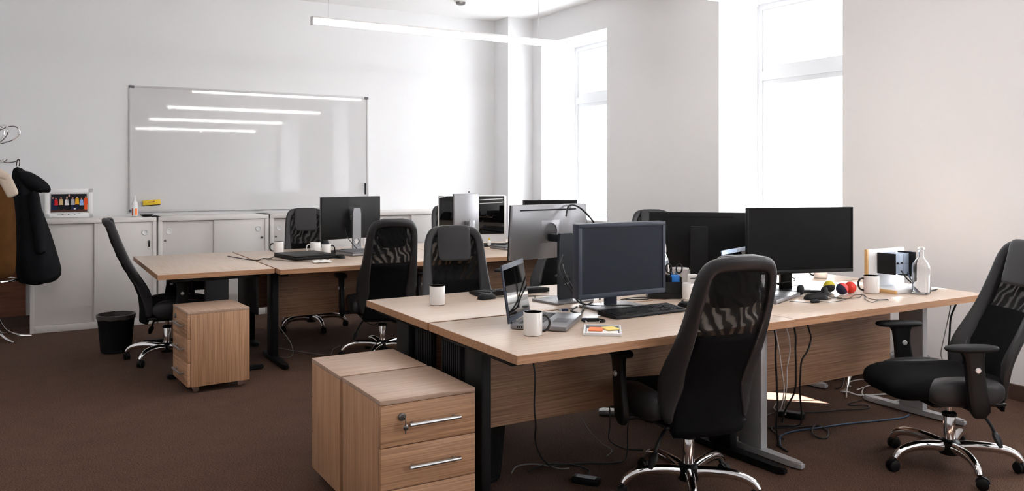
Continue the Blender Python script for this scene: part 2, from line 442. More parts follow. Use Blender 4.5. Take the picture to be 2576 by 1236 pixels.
er = thing('board_eraser', 'yellow magnetic board eraser stuck low on the whiteboard', 'eraser', (1.075, YB - .045, 1.145), 0)
obj('eraser_body', one(bx, (0, 0, .006), (.165, .03, .05), .006), M['yellow'], er); obj('felt_pad', one(bx, (0, .013, 0), (.16, .012, .056), .003), M['black_soft'], er)
bm = nb(); bx(bm, (-.01, -.016, .012), (.05, .002, .006)); bx(bm, (.02, -.016, .014), (.012, .002, .01)); obj('eraser_print', bm, M['rust'], er)
er.rotation_euler = (0, R(-4), 0)

# ------------------------------------------------------------------ cabinets along the back wall
def cabinet(x0, label, keyed):
    W, D, HH = 1.05, .46, 1.02
    t = thing('sliding_door_cabinet', label, 'cabinet', (x0 + W / 2, 8.515 + D / 2, 0), 0, 'low white cabinets under the whiteboard')
    w, d = W / 2, D / 2; f = -d
    bm = nb()
    bx(bm, (-w + .018, 0, HH / 2), (.036, D, HH), .003); bx(bm, (w - .018, 0, HH / 2), (.036, D, HH), .003)
    bx(bm, (0, 0, .03), (W - .07, D, .06), .003); bx(bm, (0, d - .01, HH / 2), (W - .07, .02, HH - .06)); bx(bm, (0, .02, .5), (W - .07, D - .1, .02))
    obj('carcass', bm, M['cabinet'], t)
    obj('cabinet_top', one(bx, (0, 0, HH - .02), (W, D + .004, .04), .003), M['cabinet'], t)
    for s in (-1, 1):
        y = f + (.02 if s > 0 else .042)
        dr = obj('sliding_door', one(bx, (s * (w / 2 - .015), y, .52), (w - .012, .018, .915), .003), M['cabinet'] if s > 0 else M['cab_recess'], t)
        hx = s * (w - .1)
        obj('finger_pull', one(lathe, [(.026, .0), (.03, .004), (.027, .008), (.018, .006), (.014, .0015), (.001, .0015)], 24, (0, 0, 0), T(hx, y - .009, .88) @ RX(PI / 2)), M['white_plastic'], dr)
        obj('door_lock', one(lathe, [(.011, 0), (.011, .008), (.006, .012), (.001, .012)], 14, (0, 0, 0), T(hx + .035 * s, y - .009, .79) @ RX(PI / 2)), M['dark_steel'], dr)
        if keyed and s > 0:
            bm = nb(); bx(bm, (hx + .035, y - .03, .79), (.004, .03, .008)); bx(bm, (hx + .033, y - .036, .762), (.016, .006, .045), .003)
            obj('hanging_key', bm, M['black_plastic'], dr)
    return t
cabinet(.016, 'low white sliding door cabinet behind the coat stand, with a key hanging in its lock', True)
cabinet(1.082, 'low white sliding door cabinet behind the end table', False)
cabinet(2.147, 'low white sliding door cabinet behind the chair with three mugs before it', False)
cabinet(3.212, 'low white sliding door cabinet nearest the corner pier'.replace('nearest', 'next to'), False)

# picture frame with a group photo
pf = thing('picture_frame', 'white framed group photo leaning on the cabinet top', 'picture frame', (.34, 8.86, 1.022), 0)
pf.rotation_euler = (R(-6), 0, R(2))
bm = nb(); fw, fh, b_ = .405, .275, .04
bx(bm, (0, 0, b_ / 2), (fw, .02, b_), .003); bx(bm, (0, 0, fh - b_ / 2), (fw, .02, b_), .003)
bx(bm, (-fw / 2 + b_ / 2, 0, fh / 2), (b_, .02, fh), .003); bx(bm, (fw / 2 - b_ / 2, 0, fh / 2), (b_, .02, fh), .003)
obj('frame_border', bm, M['white_plastic'], pf)
obj('picture_mount', one(bx, (0, .002, fh / 2), (fw - .03, .006, fh - .03)), M['paper'], pf)
def photo_print():
    cols = dict(bg=(24, 24, 30), floor=(74, 44, 38), red=(200, 30, 30), tan=(205, 180, 130), white=(230, 225, 225), black=(16, 16, 20), stripe=(170, 170, 175),
                gold=(225, 165, 30), sky=(140, 170, 220), orange=(225, 85, 35), skin=(205, 150, 130), navy=(22, 34, 66), hair=(190, 180, 170))
    names = list(cols); mats = [mat('print_' + k, srgb(*cols[k]), .5, spec=.15) for k in names]
    bm = nb()
    def q(x0, z0, x1, z1, k, dy, rad=0):
        n = 10
        if rad: pts = [((x0 + x1) / 2 + (x1 - x0) / 2 * math.cos(2 * PI * i / n), (z0 + z1) / 2 + (z1 - z0) / 2 * math.sin(2 * PI * i / n)) for i in range(n)]
        else: pts = [(x0, z0), (x1, z0), (x1 - .004 * (x1 - x0 > .03), z1), (x0 + .004 * (x1 - x0 > .03), z1)]
        f = bm.faces.new([bm.verts.new((x, -dy, z)) for x, z in pts]); f.material_index = names.index(k)
    X = lambda u: -.153 + .306 * u
    Z = lambda v: .052 + .172 * v
    q(X(0), Z(0), X(1), Z(1), 'bg', .0012); q(X(0), Z(0), X(1), Z(.16), 'floor', .0016)
    for u, k, hgt, leg in ((.06, 'navy', .76, 'navy'), (.14, 'red', .74, 'navy'), (.28, 'tan', .76, 'black'), (.44, 'white', .74, 'black'), (.50, 'black', .86, 'black'),
                           (.60, 'stripe', .75, 'navy'), (.72, 'gold', .78, 'navy'), (.84, 'sky', .72, 'black'), (.96, 'orange', .8, 'orange')):
        q(X(u - .04), Z(.12), X(u + .04), Z(hgt - .3), leg, .002)
        q(X(u - .058), Z(hgt - .36), X(u + .058), Z(hgt - .04), k, .0024)
        q(X(u - .022), Z(hgt - .03), X(u + .022), Z(hgt + .1), 'skin', .0028, 1)
        q(X(u - .024), Z(hgt + .05), X(u + .024), Z(hgt + .12), 'hair' if k in ('black', 'white') else 'black', .003, 1)
    q(X(.62), Z(.14), X(.69), Z(.2), 'white', .003, 1)
    return obj('photo_print', bm, mats, pf, 0)
photo_print().location = (0, -.011, 0)
bm = nb()
for i in range(9): bx(bm, (-.09 + .017 * i, -.0105, .032 + .002 * math.sin(i * 2.1)), (.014, .001, .003 + .002 * (i % 3)))
bx(bm, (.085, -.0105, .034), (.018, .001, .005)); obj('signature_print', bm, M['ink'], pf)

sb = thing('spray_bottle', 'slim white cleaning bottle with orange labels at the whiteboard corner', 'bottle', (.905, 8.82, 1.022), R(8))
obj('bottle_body', one(lathe, [(.026, 0), (.028, .004), (.028, .125), (.024, .14), (.012, .152)], 20), M['white_plastic'], sb)
obj('pump_nozzle', one(lathe, [(.013, .15), (.013, .165), (.008, .172), (.006, .205), (.001, .206)], 14), M['white_plastic'], sb)
bm = nb(); 
for a0, a1 in ((-95, -48),):
    pts = [(.0285 * math.cos(R(a)), .0285 * math.sin(R(a))) for a in range(a0, a1 + 1, 6)]
    grid(bm, [[(x, y, .01) for x, y in pts], [(x, y, .078) for x, y in pts]])
obj('orange_label', bm, M['orange'], sb)
bm = nb(); pts = [(.0286 * math.cos(R(a)), .0286 * math.sin(R(a))) for a in range(-160, -125, 6)]
grid(bm, [[(x, y, .01) for x, y in pts], [(x, y, .078) for x, y in pts]]); obj('rust_label', bm, M['rust'], sb)
tr = obj('pen_tray', one(lathe, [(.03, 0), (.042, .004), (.062, .02), (.058, .02), (.04, .007), (.001, .006)], 24, (1.0, 8.70, 1.0215)), M['black_plastic'])
tag(tr, 'small flat black dish on the cabinet under the yellow eraser', 'dish')

# ------------------------------------------------------------------ coat stand with coats
cs = thing('coat_stand', 'chrome coat stand with curled hooks and splayed legs beside the cabinets', 'coat stand', (-.27, 8.33, 0))
obj('pole', one(tube, [(0, 0, .22), (0, 0, 1.8)], .016, 12), M['chrome'], cs)
for k in range(6):
    a = 2 * PI * k / 6 + .1; c, s = math.cos(a), math.sin(a)
    P = lambda r, z: (r * c, r * s, z)
    obj('stand_leg', one(tube, [P(.014, .42), P(.03, .25), P(.1, .09), P(.2, .03), P(.3, .0125)], .011, 8, 5), M['chrome'], cs)
    obj('hat_hook', one(tube, [P(.014, 1.72), P(.06, 1.70), P(.16, 1.735), P(.21, 1.79), P(.19, 1.845), P(.13, 1.85), P(.03, 1.80)], .0075, 8, 5), M['chrome'], cs)
    obj('coat_hook', one(tube, [P(.014, 1.58), P(.1, 1.54), P(.17, 1.545), P(.205, 1.565)], .007, 8, 5), M['chrome'], cs)
bm = nb(); tube(bm, [(.2 * math.cos(2 * PI * k / 28), .2 * math.sin(2 * PI * k / 28), .52) for k in range(29)], .009, 8)
for k in range(3): tube(bm, [(.014 * math.cos(k * 2.1), .014 * math.sin(k * 2.1), .52), (.2 * math.cos(k * 2.1), .2 * math.sin(k * 2.1), .52)], .007, 6)
obj('umbrella_ring', bm, M['chrome'], cs)

def loft(rows, seg=26, fold=.05, nf=7, ph=0.):
    """rows: (z, x0, x1, y, half depth)"""
    bm = nb(); out = []
    for i, (z, x0, x1, y, dp) in enumerate(rows):
        cx, hw = (x0 + x1) / 2, (x1 - x0) / 2
        ring = []
        for k in range(seg):
            a = 2 * PI * k / seg
            f = 1 + fold * math.sin(nf * a + ph + i * .35) * min(1, i / 2)
            ring.append((cx + hw * f * math.cos(a), y + dp * f * math.sin(a), z + .012 * math.sin(3 * a + i) * min(1, i / 3)))
        out.append(ring)
    V = grid(bm, out, close_v=True); bm.faces.new(V[0][::-1]); bm.faces.new(V[-1])
    return bm
def sub(o, lv=1):
    m = o.modifiers.new('round', 'SUBSURF'); m.levels = lv; m.render_levels = lv; return o
ct = thing('hooded_coat', 'long black hooded coat hanging on the coat stand', 'coat', (0, 0, 0), 0)
rows = [(1.50, -.11, -.05, 8.30, .03), (1.42, -.12, .02, 8.29, .06), (1.34, -.12, .06, 8.28, .09), (1.26, -.11, .075, 8.27, .105), (1.16, -.10, .095, 8.27, .11), (1.02, -.10, .145, 8.27, .12),
        (.88, -.10, .185, 8.27, .13), (.74, -.10, .22, 8.27, .14), (.62, -.09, .25, 8.27, .145), (.53, -.08, .265, 8.27, .145), (.47, -.06, .19, 8.27, .13)]
sub(obj('coat_body', loft(rows, 26, .05, 6), M['coat'], ct))
hood = [(1.47, -.09, .0, 8.24, .05), (1.41, -.07, .09, 8.22, .07), (1.35, -.03, .155, 8.20, .075), (1.30, .01, .18, 8.19, .06), (1.275, .05, .165, 8.19, .03)]
sub(obj('coat_hood', loft(hood, 20, .04, 4), M['coat'], ct))
obj('hanger_loop', one(tube, [(-.085, 8.30, 1.50), (-.08, 8.30, 1.545), (-.07, 8.30, 1.565), (-.06, 8.30, 1.545), (-.065, 8.30, 1.50)], .004, 6, 4), M['coat'], ct)
sub(obj('sleeve', loft([(1.30, .0, .09, 8.15, .05), (1.15, .01, .10, 8.14, .055), (.98, .03, .13, 8.13, .055), (.84, .05, .14, 8.13, .055), (.74, .05, .14, 8.13, .05)], 16, .05, 3), M['coat'], ct))
sj = thing('suede_jacket', 'brown suede jacket with a cream sherpa collar on the coat stand', 'jacket', (0, 0, 0), 0)
rows = [(1.40, -.33, -.17, 8.03, .05), (1.34, -.40, -.13, 8.03, .08), (1.22, -.44, -.095, 8.02, .10), (1.0, -.45, -.085, 8.02, .11), (.8, -.45, -.08, 8.02, .115), (.68, -.45, -.085, 8.02, .115), (.64, -.44, -.09, 8.02, .11), (.56, -.43, -.10, 8.02, .10)]
sub(obj('jacket_body', loft(rows, 26, .03, 7, 1.), M['suede'], sj))
bm = nb(); bx(bm, (-.14, 7.985, 1.34), (.1, .07, .2), .03, T(-.14, 7.985, 1.34) @ RY(R(-22)) @ T(.14, -7.985, -1.34), 3)
bx(bm, (-.2, 7.97, 1.44), (.16, .07, .07), .03, T(-.2, 7.97, 1.44) @ RY(R(30)) @ T(.2, -7.97, -1.44), 3)
sub(obj('sherpa_collar', bm, M['sherpa'], sj))
obj('hanger_loop', one(tube, [(-.245, 8.06, 1.40), (-.245, 8.11, 1.50), (-.25, 8.165, 1.56), (-.255, 8.12, 1.50), (-.255, 8.06, 1.40)], .004, 6, 4), M['suede'], sj)

# ------------------------------------------------------------------ desks
def desk(label, x, y, rz, legmat, group, L=1.55, D=.80, oak='oak_x', duct=(False, False), pan=None, lxs=None, cy=.42):
    """origin: middle of the sitting edge (local y=0), desk runs to y=D; panel across the middle"""
    t = thing('office_desk', label, 'desk', (x, y, 0), rz, group)
    tp = obj('tabletop', one(bx, (0, D / 2, .722), (L - .006, D - .006, .036), .0015), M[oak], t)
    bm = nb()
    for s in (-1, 1): bx(bm, (s * (L / 2 - .0025), D / 2, .7216), (.002, D - .004, .0345)); bx(bm, (0, D / 2 + s * (D / 2 - .0025), .7216), (L - .006, .002, .0345))
    obj('edge_band', bm, M['oak_band'], tp)
    px0, px1, py = pan or (-L / 2 + .095, L / 2 - .095, .515)
    obj('modesty_panel', one(bx, ((px0 + px1) / 2, py, .5), (px1 - px0, .018, .39), .002), M['panel_shaded_x'], t)
    for s in (-1, 1):
        lx = s * (L / 2 - (.055 if s < 0 else .06)) if lxs is None else lxs[0 if s < 0 else 1]
        bm = nb()
        bx(bm, (lx, cy, .36), (.05, .16, .65), .01)
        prism(bm, [(-.05, 0), (-.036, .0), (.05, .0), (.05, .012), (-.05, .012)], -.01, .01, T(lx, .42, .70)) if False else None
        bx(bm, (lx, .39, .691), (.06, .62, .024), .004)
        pts = [(-.012, .01), (.012, .01), (.022, .06), (.032, .42), (.03, .62), (.018, .66), (-.018, .66), (-.03, .62), (-.032, .42), (-.022, .06)]
        prism(bm, pts, .006, .036, T(lx, 0, 0), .006)
        leg = obj('leg', bm, legmat, t)
        for yy in (.07, .6): obj('levelling_foot', one(lathe, [(.018, 0), (.018, .008), (.012, .01)], 12, (lx, yy, 0)), M['black_plastic'], leg)
        if duct[0 if s < 0 else 1]:
            bm = nb()
            for k in range(9): bx(bm, (lx, .52 + .021 * k + .05, .53), (.03, .013, .34), .004)
            bx(bm, (lx + s * -.004, .655, .53), (.012, .19, .34))
            obj('cable_duct', bm, M['duct'], t)
    return t
GF, GR = 'desks of the front cluster', 'desks of the rear cluster'
desk('oak desk on black legs holding the open laptop and its white mug', 2.377, 2.67, 0, M['black_metal'], GF, duct=(True, False))
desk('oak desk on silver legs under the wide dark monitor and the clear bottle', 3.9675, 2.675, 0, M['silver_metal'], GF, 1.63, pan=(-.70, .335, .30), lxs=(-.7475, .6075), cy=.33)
desk('oak desk on black legs holding the silver-backed monitor and a lone mug', 2.377, 4.285, PI, M['black_metal'], GF, duct=(False, True))
desk('oak desk on silver legs beneath the black monitor seen from behind', 3.9675, 4.285, PI, M['silver_metal'], GF, 1.63, lxs=(-.6075, .7475))
desk('rear oak desk with the closed black laptop near its edge', 2.35, 5.965, 0, M['black_metal'], GR, duct=(False, False))
desk('rear oak desk before the white all-in-one computer', 3.905, 5.965, 0, M['black_metal'], GR)
desk('rear oak desk on the cabinet side, behind the row of three mugs', 2.35, 7.575, PI, M['black_metal'], GR)
desk('rear oak desk on the cabinet side under the white all-in-one computer', 3.905, 7.575, PI, M['black_metal'], GR)
# end table, turned across the end of the rear cluster
et = thing('end_table', 'bare oak table turned across the end of the rear desks', 'table', (1.165, 6.82, 0), 0)
tp = obj('tabletop', one(bx, (0, 0, .722), (.794, 1.498, .036), .0015), M['oak_y'], et)
bm = nb()
for s in (-1, 1): bx(bm, (s * .3975, 0, .7216), (.002, 1.5, .0345)); bx(bm, (0, s * .7495, .7216), (.794, .002, .0345))
obj('edge_band', bm, M['oak_band'], tp)
for s in (-1, 1):
    bm = nb(); y = s * .69
    bx(bm, (.0, y, .36), (.16, .05, .65), .01); bx(bm, (0, y, .691), (.6, .06, .024), .004)
    pts = [(.33, -.018), (.33, .018), (.29, .03), (-.29, .03), (-.33, .018), (-.33, -.018), (-.29, -.03), (.29, -.03)]
    prism(bm, pts, .006, .036, T(0, y, 0), .006)
    obj('leg', bm, M['black_metal'], et)
obj('modesty_panel', one(bx, (.30, -.33, .55), (.018, .62, .32), .002), M['black_metal'], et)
bm = nb()
for k in range(10): bx(bm, (-.02 + .024 * k, .16, .60), (.016, .03, .2), .004)
bx(bm, (.09, .168, .60), (.24, .012, .2)); obj('cable_duct', bm, M['duct'], et)

# ------------------------------------------------------------------ drawer pedestals
def pedestal(label, loc, rz, W=.415, D=.44, Hh=.555, key=False, group='oak drawer pedestals'):
    """front faces local -y, origin at the middle of the front on the floor"""
    t = thing('drawer_pedestal', label, 'drawer unit', loc, rz, group)
    z0 = .045; b = Hh - z0
    bm = nb()
    bx(bm, (-W / 2 + .009, D / 2 + .01, z0 + b / 2 - .009), (.018, D - .02, b - .018), .001); bx(bm, (W / 2 - .009, D / 2 + .01, z0 + b / 2 - .009), (.018, D - .02, b - .018), .001)
    bx(bm, (0, D - .009, z0 + b / 2 - .009), (W - .037, .018, b - .018), .001); bx(bm, (0, D / 2 + .01, z0 + .009), (W - .037, D - .04, .018), .001)
    obj('carcass', bm, M['zeb_z'], t)
    obj('pedestal_top', one(bx, (0, D / 2, Hh - .009), (W, D, .018), .001), M['ped_top'], t)
    dh = (b - .018) / 3
    for k in range(3):
        zc = z0 + dh * (k + .5)
        dr = obj('drawer_front', one(bx, (0, .009, zc), (W - .002, .018, dh - .004), .0012), M['zeb_x'], t)
        bm = nb(); hz = zc + .0
        tube(bm, [(-.095, -.028, hz), (.125, -.028, hz)], .0075, 10)
        for s in (-1, 1): tube(bm, [(.015 + s * .09, 0, hz), (.015 + s * .09, -.028, hz)], .006, 8)
        obj('handle', bm, M['steel'], dr)
        if k == 2:
            obj('lock', one(lathe, [(.016, 0), (.016, .007), (.011, .013), (.001, .013)], 20, (0, 0, 0), T(-.118, 0, hz + .03) @ RX(PI / 2)), M['dark_steel'], dr)
            if key:
                bm = nb(); bx(bm, (-.115, -.02, hz + .028), (.003, .02, .008)); bx(bm, (-.113, -.028, hz - .004), (.003, .006, .05))
                ellip(bm, (-.112, -.028, hz - .006), (.012, .004, .012)); obj('drawer_key', bm, M['dark_steel'], dr)
    for sx in (-1, 1):
        for yy in (.06, D - .05):
            bm = nb(); x = sx * (W / 2 - .05)
            lathe(bm, [(.019, -.011), (.021, -.008), (.021, .008), (.019, .011)], 16, (0, 0, 0), T(x, yy, .021) @ RY(PI / 2)); tube(bm, [(x, yy, .02), (x, yy, .05)], .007, 8)
            obj('caster', bm, M['chrome'], t)
    return t
pedestal('oak drawer pedestal facing out, with a key in its top drawer, under the front desk', (1.369, 2.957, 0), 0, .412, .44, .56, True)
pedestal('oak drawer pedestal tucked directly behind the one with the key', (1.365, 3.825, 0), PI, .412, .41, .56)
pedestal('oak drawer pedestal alone on the carpet at the bare end table', (.878, 5.85, 0), R(-86), .42, .40, .535)
pedestal('oak drawer pedestal half hidden under the desk end by the window wall', (4.98, 3.71, 0), 0, .42, .44, .50)

# ------------------------------------------------------------------ office chairs (local: faces +y, hub at the origin)
def lerp(tab, z):
    for (a, u), (b, v) in zip(tab, tab[1:]):
        if z <= b:
            t = max(0, (z - a) / (b - a)); t = t * t * (3 - 2 * t) * .5 + t * .5
            return u + (v - u) * t
    return tab[-1][1]
YT = [(.30, -.19), (.40, -.188), (.50, -.198), (.58, -.225), (.66, -.268), (.74, -.312), (.83, -.355), (.95, -.398), (1.04, -.422), (1.11, -.435)]
WT = [(.30, .165), (.36, .195), (.42, .217), (.50, .233), (.57, .238), (.65, .230), (.75, .214), (.85, .203), (.95, .195), (1.02, .188), (1.06, .172), (1.085, .145), (1.105, .10)]
def back_pt(u, z, off=0.):
    """u across (-1..1 = rim edge), z height, off = towards the sitter"""
    w = lerp(WT, z)
    x = u * w
    return Vector((x, lerp(YT, z) + .055 * (abs(x) / .22) ** 2.2 + off, z))
# outline of the padded rim: from one lower end, over the top, to the other
def rim_path():
    pts = []
    zs = [.36, .40, .46, .52, .58, .65, .72, .80, .88, .95, 1.005, 1.045]
    for z in zs: pts.append((-1, z))
    top = [(-.155, 1.082), (-.12, 1.099), (-.06, 1.106), (0, 1.108), (.06, 1.106), (.12, 1.099), (.155, 1.082)]
    return pts, top
def make_rim():
    bm = nb(); rows = []
    pts, top = rim_path()
    cl = [(-lerp(WT, z), z) for _, z in pts] + top + [(lerp(WT, z), z) for _, z in reversed(pts)]
    n = len(cl)
    for i, (x, z) in enumerate(cl):
        a, b = cl[max(0, i - 1)], cl[min(n - 1, i + 1)]
        tx, tz = b[0] - a[0], b[1] - a[1]; l = math.hypot(tx, tz); tx, tz = tx / l, tz / l
        nx, nz = tz, -tx        # inward
        wd = .055 + .048 * max(0, min(1, (.85 - z) / .3)) if abs(x) > .16 or z < 1.0 else .066
        if z < .5: wd *= max(.25, (z - .33) / .17)
        th = .027 if z > .5 else .022
        ring = []
        for k in range(12):
            ang = 2 * PI * k / 12
            e = sup(math.cos(ang), .75); f = sup(math.sin(ang), .75)
            d = wd / 2 - e * wd / 2
            px, pz = x + nx * d, z + nz * d
            yb = lerp(YT, pz) + .055 * (abs(px) / .22) ** 2.2
            ring.append((px, yb + f * th, pz))
        rows.append(ring)
    V = grid(bm, rows, close_v=True); bm.faces.new(V[0][::-1]); bm.faces.new(V[-1])
    return bm
def panel(z0, z1, uw, off, nz=14, nx=12):
    bm = nb(); rows = []
    for i in range(nz + 1):
        z = z0 + (z1 - z0) * i / nz
        w = lerp(WT, z)
        m = uw(z) / w
        rows.append([back_pt(m * (-1 + 2 * j / nx), z, off) for j in range(nx + 1)])
    grid(bm, rows); return bm
SEATY = .09
def seat_shape(p):
    t = (p.y - SEATY) / .28
    dz = -.05 * max(0, t - .45) ** 1.5 + .02 * max(0, -t - .4)
    return Vector((p.x, p.y, p.z + dz - .014 * max(0, 1 - (p.x / .2) ** 2) * (1 if p.z > .42 else 0)))
def make_chair(label):
    t = thing('office_chair', label, 'chair', (0, 0, 0), 0, 'black mesh office chairs')
    sub(obj('back_rim', make_rim(), M['leather'], t, 60))
    pts, top = rim_path(); cl = [(-lerp(WT, z), z) for _, z in pts[3:]] + top + [(lerp(WT, z), z) for _, z in reversed(pts[3:])]
    inner = []
    for i, (x, z) in enumerate(cl):
        a, b = cl[max(0, i - 1)], cl[min(len(cl) - 1, i + 1)]
        l = math.hypot(b[0] - a[0], b[1] - a[1]); nx, nz = (b[1] - a[1]) / l, -(b[0] - a[0]) / l
        wd = (.055 + .048 * max(0, min(1, (.85 - z) / .3)) if abs(x) > .16 or z < 1.0 else .066) * .86
        px, pz = x + nx * wd, z + nz * wd; yb = lerp(YT, pz) + .055 * (abs(px) / .22) ** 2.2
        inner.append((px, yb, pz))
    bm = nb()
    for q in (-1, 1): tube(bm, [(x, y + q * .017, z) for x, y, z in inner], .0022, 6, 2)
    obj('piping', bm, M['piping'], t)
    mesh = obj('mesh_panel', panel(.74, 1.07, lambda z: lerp(WT, z) - .045, -.006), M['net'], t)
    low = nb()
    rows = []
    for sgn in (1, -1):
        pass
    b1 = panel(.31, .765, lambda z: lerp(WT, z) - (.068 if z > .5 else .068 * max(0, (z - .33) / .17)) , 0, 16, 12)
    lp = obj('lumbar_panel', b1, M['fabric'], t, 60, .014)
    bm = nb()
    rows = []
    blob(bm, (0, 0, 0), (.106, .022, .112), .3, .3, 32, 10)
    for v in bm.verts:
        z = .995 + v.co.z; v.co = Vector((v.co.x, lerp(YT, z) + v.co.y + .034, z))
    obj('headrest_pad', bm, M['leather'], t, 60)
    bm = nb(); blob(bm, (0, SEATY, .425), (.235, .275, .062), .42, .62, 40, 16, None, seat_shape); obj('seat_cushion', bm, M['fabric'], t, 60)
    for s in (-1, 1):
        bm = nb(); blob(bm, (s * .208, .055, .417), (.055, .185, .068), .55, .7, 28, 14); obj('seat_bolster', bm, M['leather'], t, 60)
    bm = nb(); bx(bm, (0, .02, .35), (.40, .36, .018), .008); bx(bm, (0, 0, .33), (.13, .22, .05), .015)
    bx(bm, (0, -.11, .36), (.07, .13, .03), .008); obj('tilt_mechanism', bm, M['black_plastic'], t)
    bm = nb(); tube(bm, [(-.05, -.02, .335), (-.13, -.05, .325), (-.19, -.075, .27), (-.22, -.09, .215)], .008, 8, 4, True)
    tube(bm, [(-.21, -.086, .23), (-.225, -.092, .205), (-.245, -.1, .165)], .012, 10, 3, True, lambda q: .01 + .012 * math.sin(PI * min(1, q * 1.05)) ** 1, .6)
    obj('tilt_lever', bm, M['black_plastic'], t)
    for s in (-1, 1):
        bm = nb(); blob(bm, (s * .312, .085, .642), (.045, .125, .016), .8, .6, 32, 8); ap = obj('armrest_pad', bm, M['black_soft'], t, 60)
        bm = nb(); rows = []
        for z, w, d, yo in ((.632, .06, .02, .08), (.60, .046, .02, .075), (.54, .042, .019, .07), (.46, .046, .019, .06), (.40, .05, .02, .05), (.355, .046, .02, .045), (.325, .026, .012, .045)):
            rows.append([(s * .308 + d * sup(math.cos(2 * PI * k / 16), .5), yo + w * sup(math.sin(2 * PI * k / 16), .5), z) for k in range(16)])
        V = grid(bm, rows, close_v=True); bm.faces.new(V[0][::-1]); bm.faces.new(V[-1])
        bx(bm, (s * .25, .045, .355), (.13, .06, .022), .008)
        ar = obj('armrest_support', bm, M['black_plastic'], t)
        for q in (-1, 1): obj('arm_button', one(lathe, [(.0135, .016), (.0135, .024), (.011, .027), (.001, .0275)], 16, (0, 0, 0), T(s * .308, .067, .545) @ RY(q * PI / 2)), M['alu'], ar)
    bm = nb(); lathe(bm, [(.027, .12), (.028, .25), (.026, .255)], 20); lathe(bm, [(.0145, .25), (.0145, .34)], 16); obj('gas_lift', bm, M['chrome'], t)
    obj('lift_collar', one(lathe, [(.033, .245), (.034, .262), (.018, .27)], 20), M['black_plastic'], t)
    obj('base_hub', one(lathe, [(.03, .055), (.045, .06), (.052, .085), (.05, .12), (.036, .132), (.028, .134)], 24), M['black_plastic'], t)
    for k in range(5):
        a = 2 * PI * k / 5 + BASE_A; mt = RZ(a)
        bm = nb()
        tube(bm, [mt @ Vector(p) for p in ((.04, 0, .098), (.10, 0, .108), (.18, 0, .112), (.245, 0, .104), (.285, 0, .086), (.305, 0, .06))], .018, 12, 4, True, lambda q: .024 - .009 * q, 1.15)
        obj('base_leg', bm, M['chrome'], t)
        ca = a + 1.1 * k; c = Vector((.308 * math.cos(a), .308 * math.sin(a), 0)); mt = T(*c) @ RZ(ca)
        bm = nb()
        for s in (-1, 1): lathe(bm, [(.02, -.009), (.027, -.006), (.027, .006), (.02, .009)], 18, (0, 0, 0), mt @ T(.012, s * .013, .027) @ RX(PI / 2))
        pts = [(.012 + .031 * math.cos(x), .028 + .031 * math.sin(x)) for x in [R(10 + 16 * i) for i in range(11)]]
        prism(bm, pts, -.007, .007, mt @ RX(PI / 2)); tube(bm, [mt @ Vector((0, 0, .03)), mt @ Vector((0, 0, .066))], .006, 8)
        obj('caster', bm, M['black_plastic'], t)
    return t
BASE_A = R(100)
CH = [('black mesh office chair with its back to us at the desk with the open laptop', (2.56, 2.77, 0), R(-12)),
      ('mesh office chair turned sideways by the window wall, seat and both armrests in view', (3.9, 2.37, 0), R(62.7)),
      ('mesh office chair facing us with its headrest pad, behind the lone mug', (2.226, 4.33, 0), R(162)),
      ('black mesh office chair seen from behind at the rear desks, lever hanging under its seat', (2.40, 6.06, 0), R(-10)),
      ('black mesh office chair in side view pushed to the end table beside the waste bin', (.93, 6.82, 0), R(-91)),
      ('mesh office chair on the cabinet side of the rear desks behind the mugs', (2.28, 7.53, 0), R(172)),
      ('black mesh office chair against the cabinets, mostly hidden by the white computer', (3.86, 7.62, 0), R(170)),
      ('black mesh office chair whose headrest pad peeks over the monitors between the windows', (4.84, 5.60, 0), R(150)),
      ('black mesh office chair hidden behind the silver-backed monitor, only its arm showing', (3.60, 5.62, 0), R(109))]
c0 = make_chair(CH[0][0]); c0.location = CH[0][1]; c0.rotation_euler = (0, 0, CH[0][2])
for lb, lo, rz in CH[1:]: dup(c0, lb, lo, rz)

# ------------------------------------------------------------------ monitors
def holed_plate(bm, cx, y, z0, z1, w, th, hz, r):
    n = 32; t = bmesh.new(); rings = []
    for yy in (y - th / 2, y + th / 2):
        inner, outer = [], []
        for k in range(n):
            a = 2 * PI * (k + .5) / n; c, q = math.cos(a), math.sin(a)
            inner.append(t.verts.new((cx + r * c, yy, z0 + hz + r * q)))
            m = max(abs(c), abs(q)); ox, oz = c / m, q / m
            outer.append(t.verts.new((cx + ox * w / 2, yy, z0 + hz + (oz * (z1 - z0 - hz) if oz > 0 else oz * hz))))
        rings.append((inner, outer))
    (i0, o0), (i1, o1) = rings
    for k in range(n):
        j = (k + 1) % n
        t.faces.new((i0[k], i0[j], o0[j], o0[k])); t.faces.new((i1[k], o1[k], o1[j], i1[j]))
        t.faces.new((i0[k], i1[k], i1[j], i0[j])); t.faces.new((o0[k], o0[j], o1[j], o1[k]))
    join(bm, t)
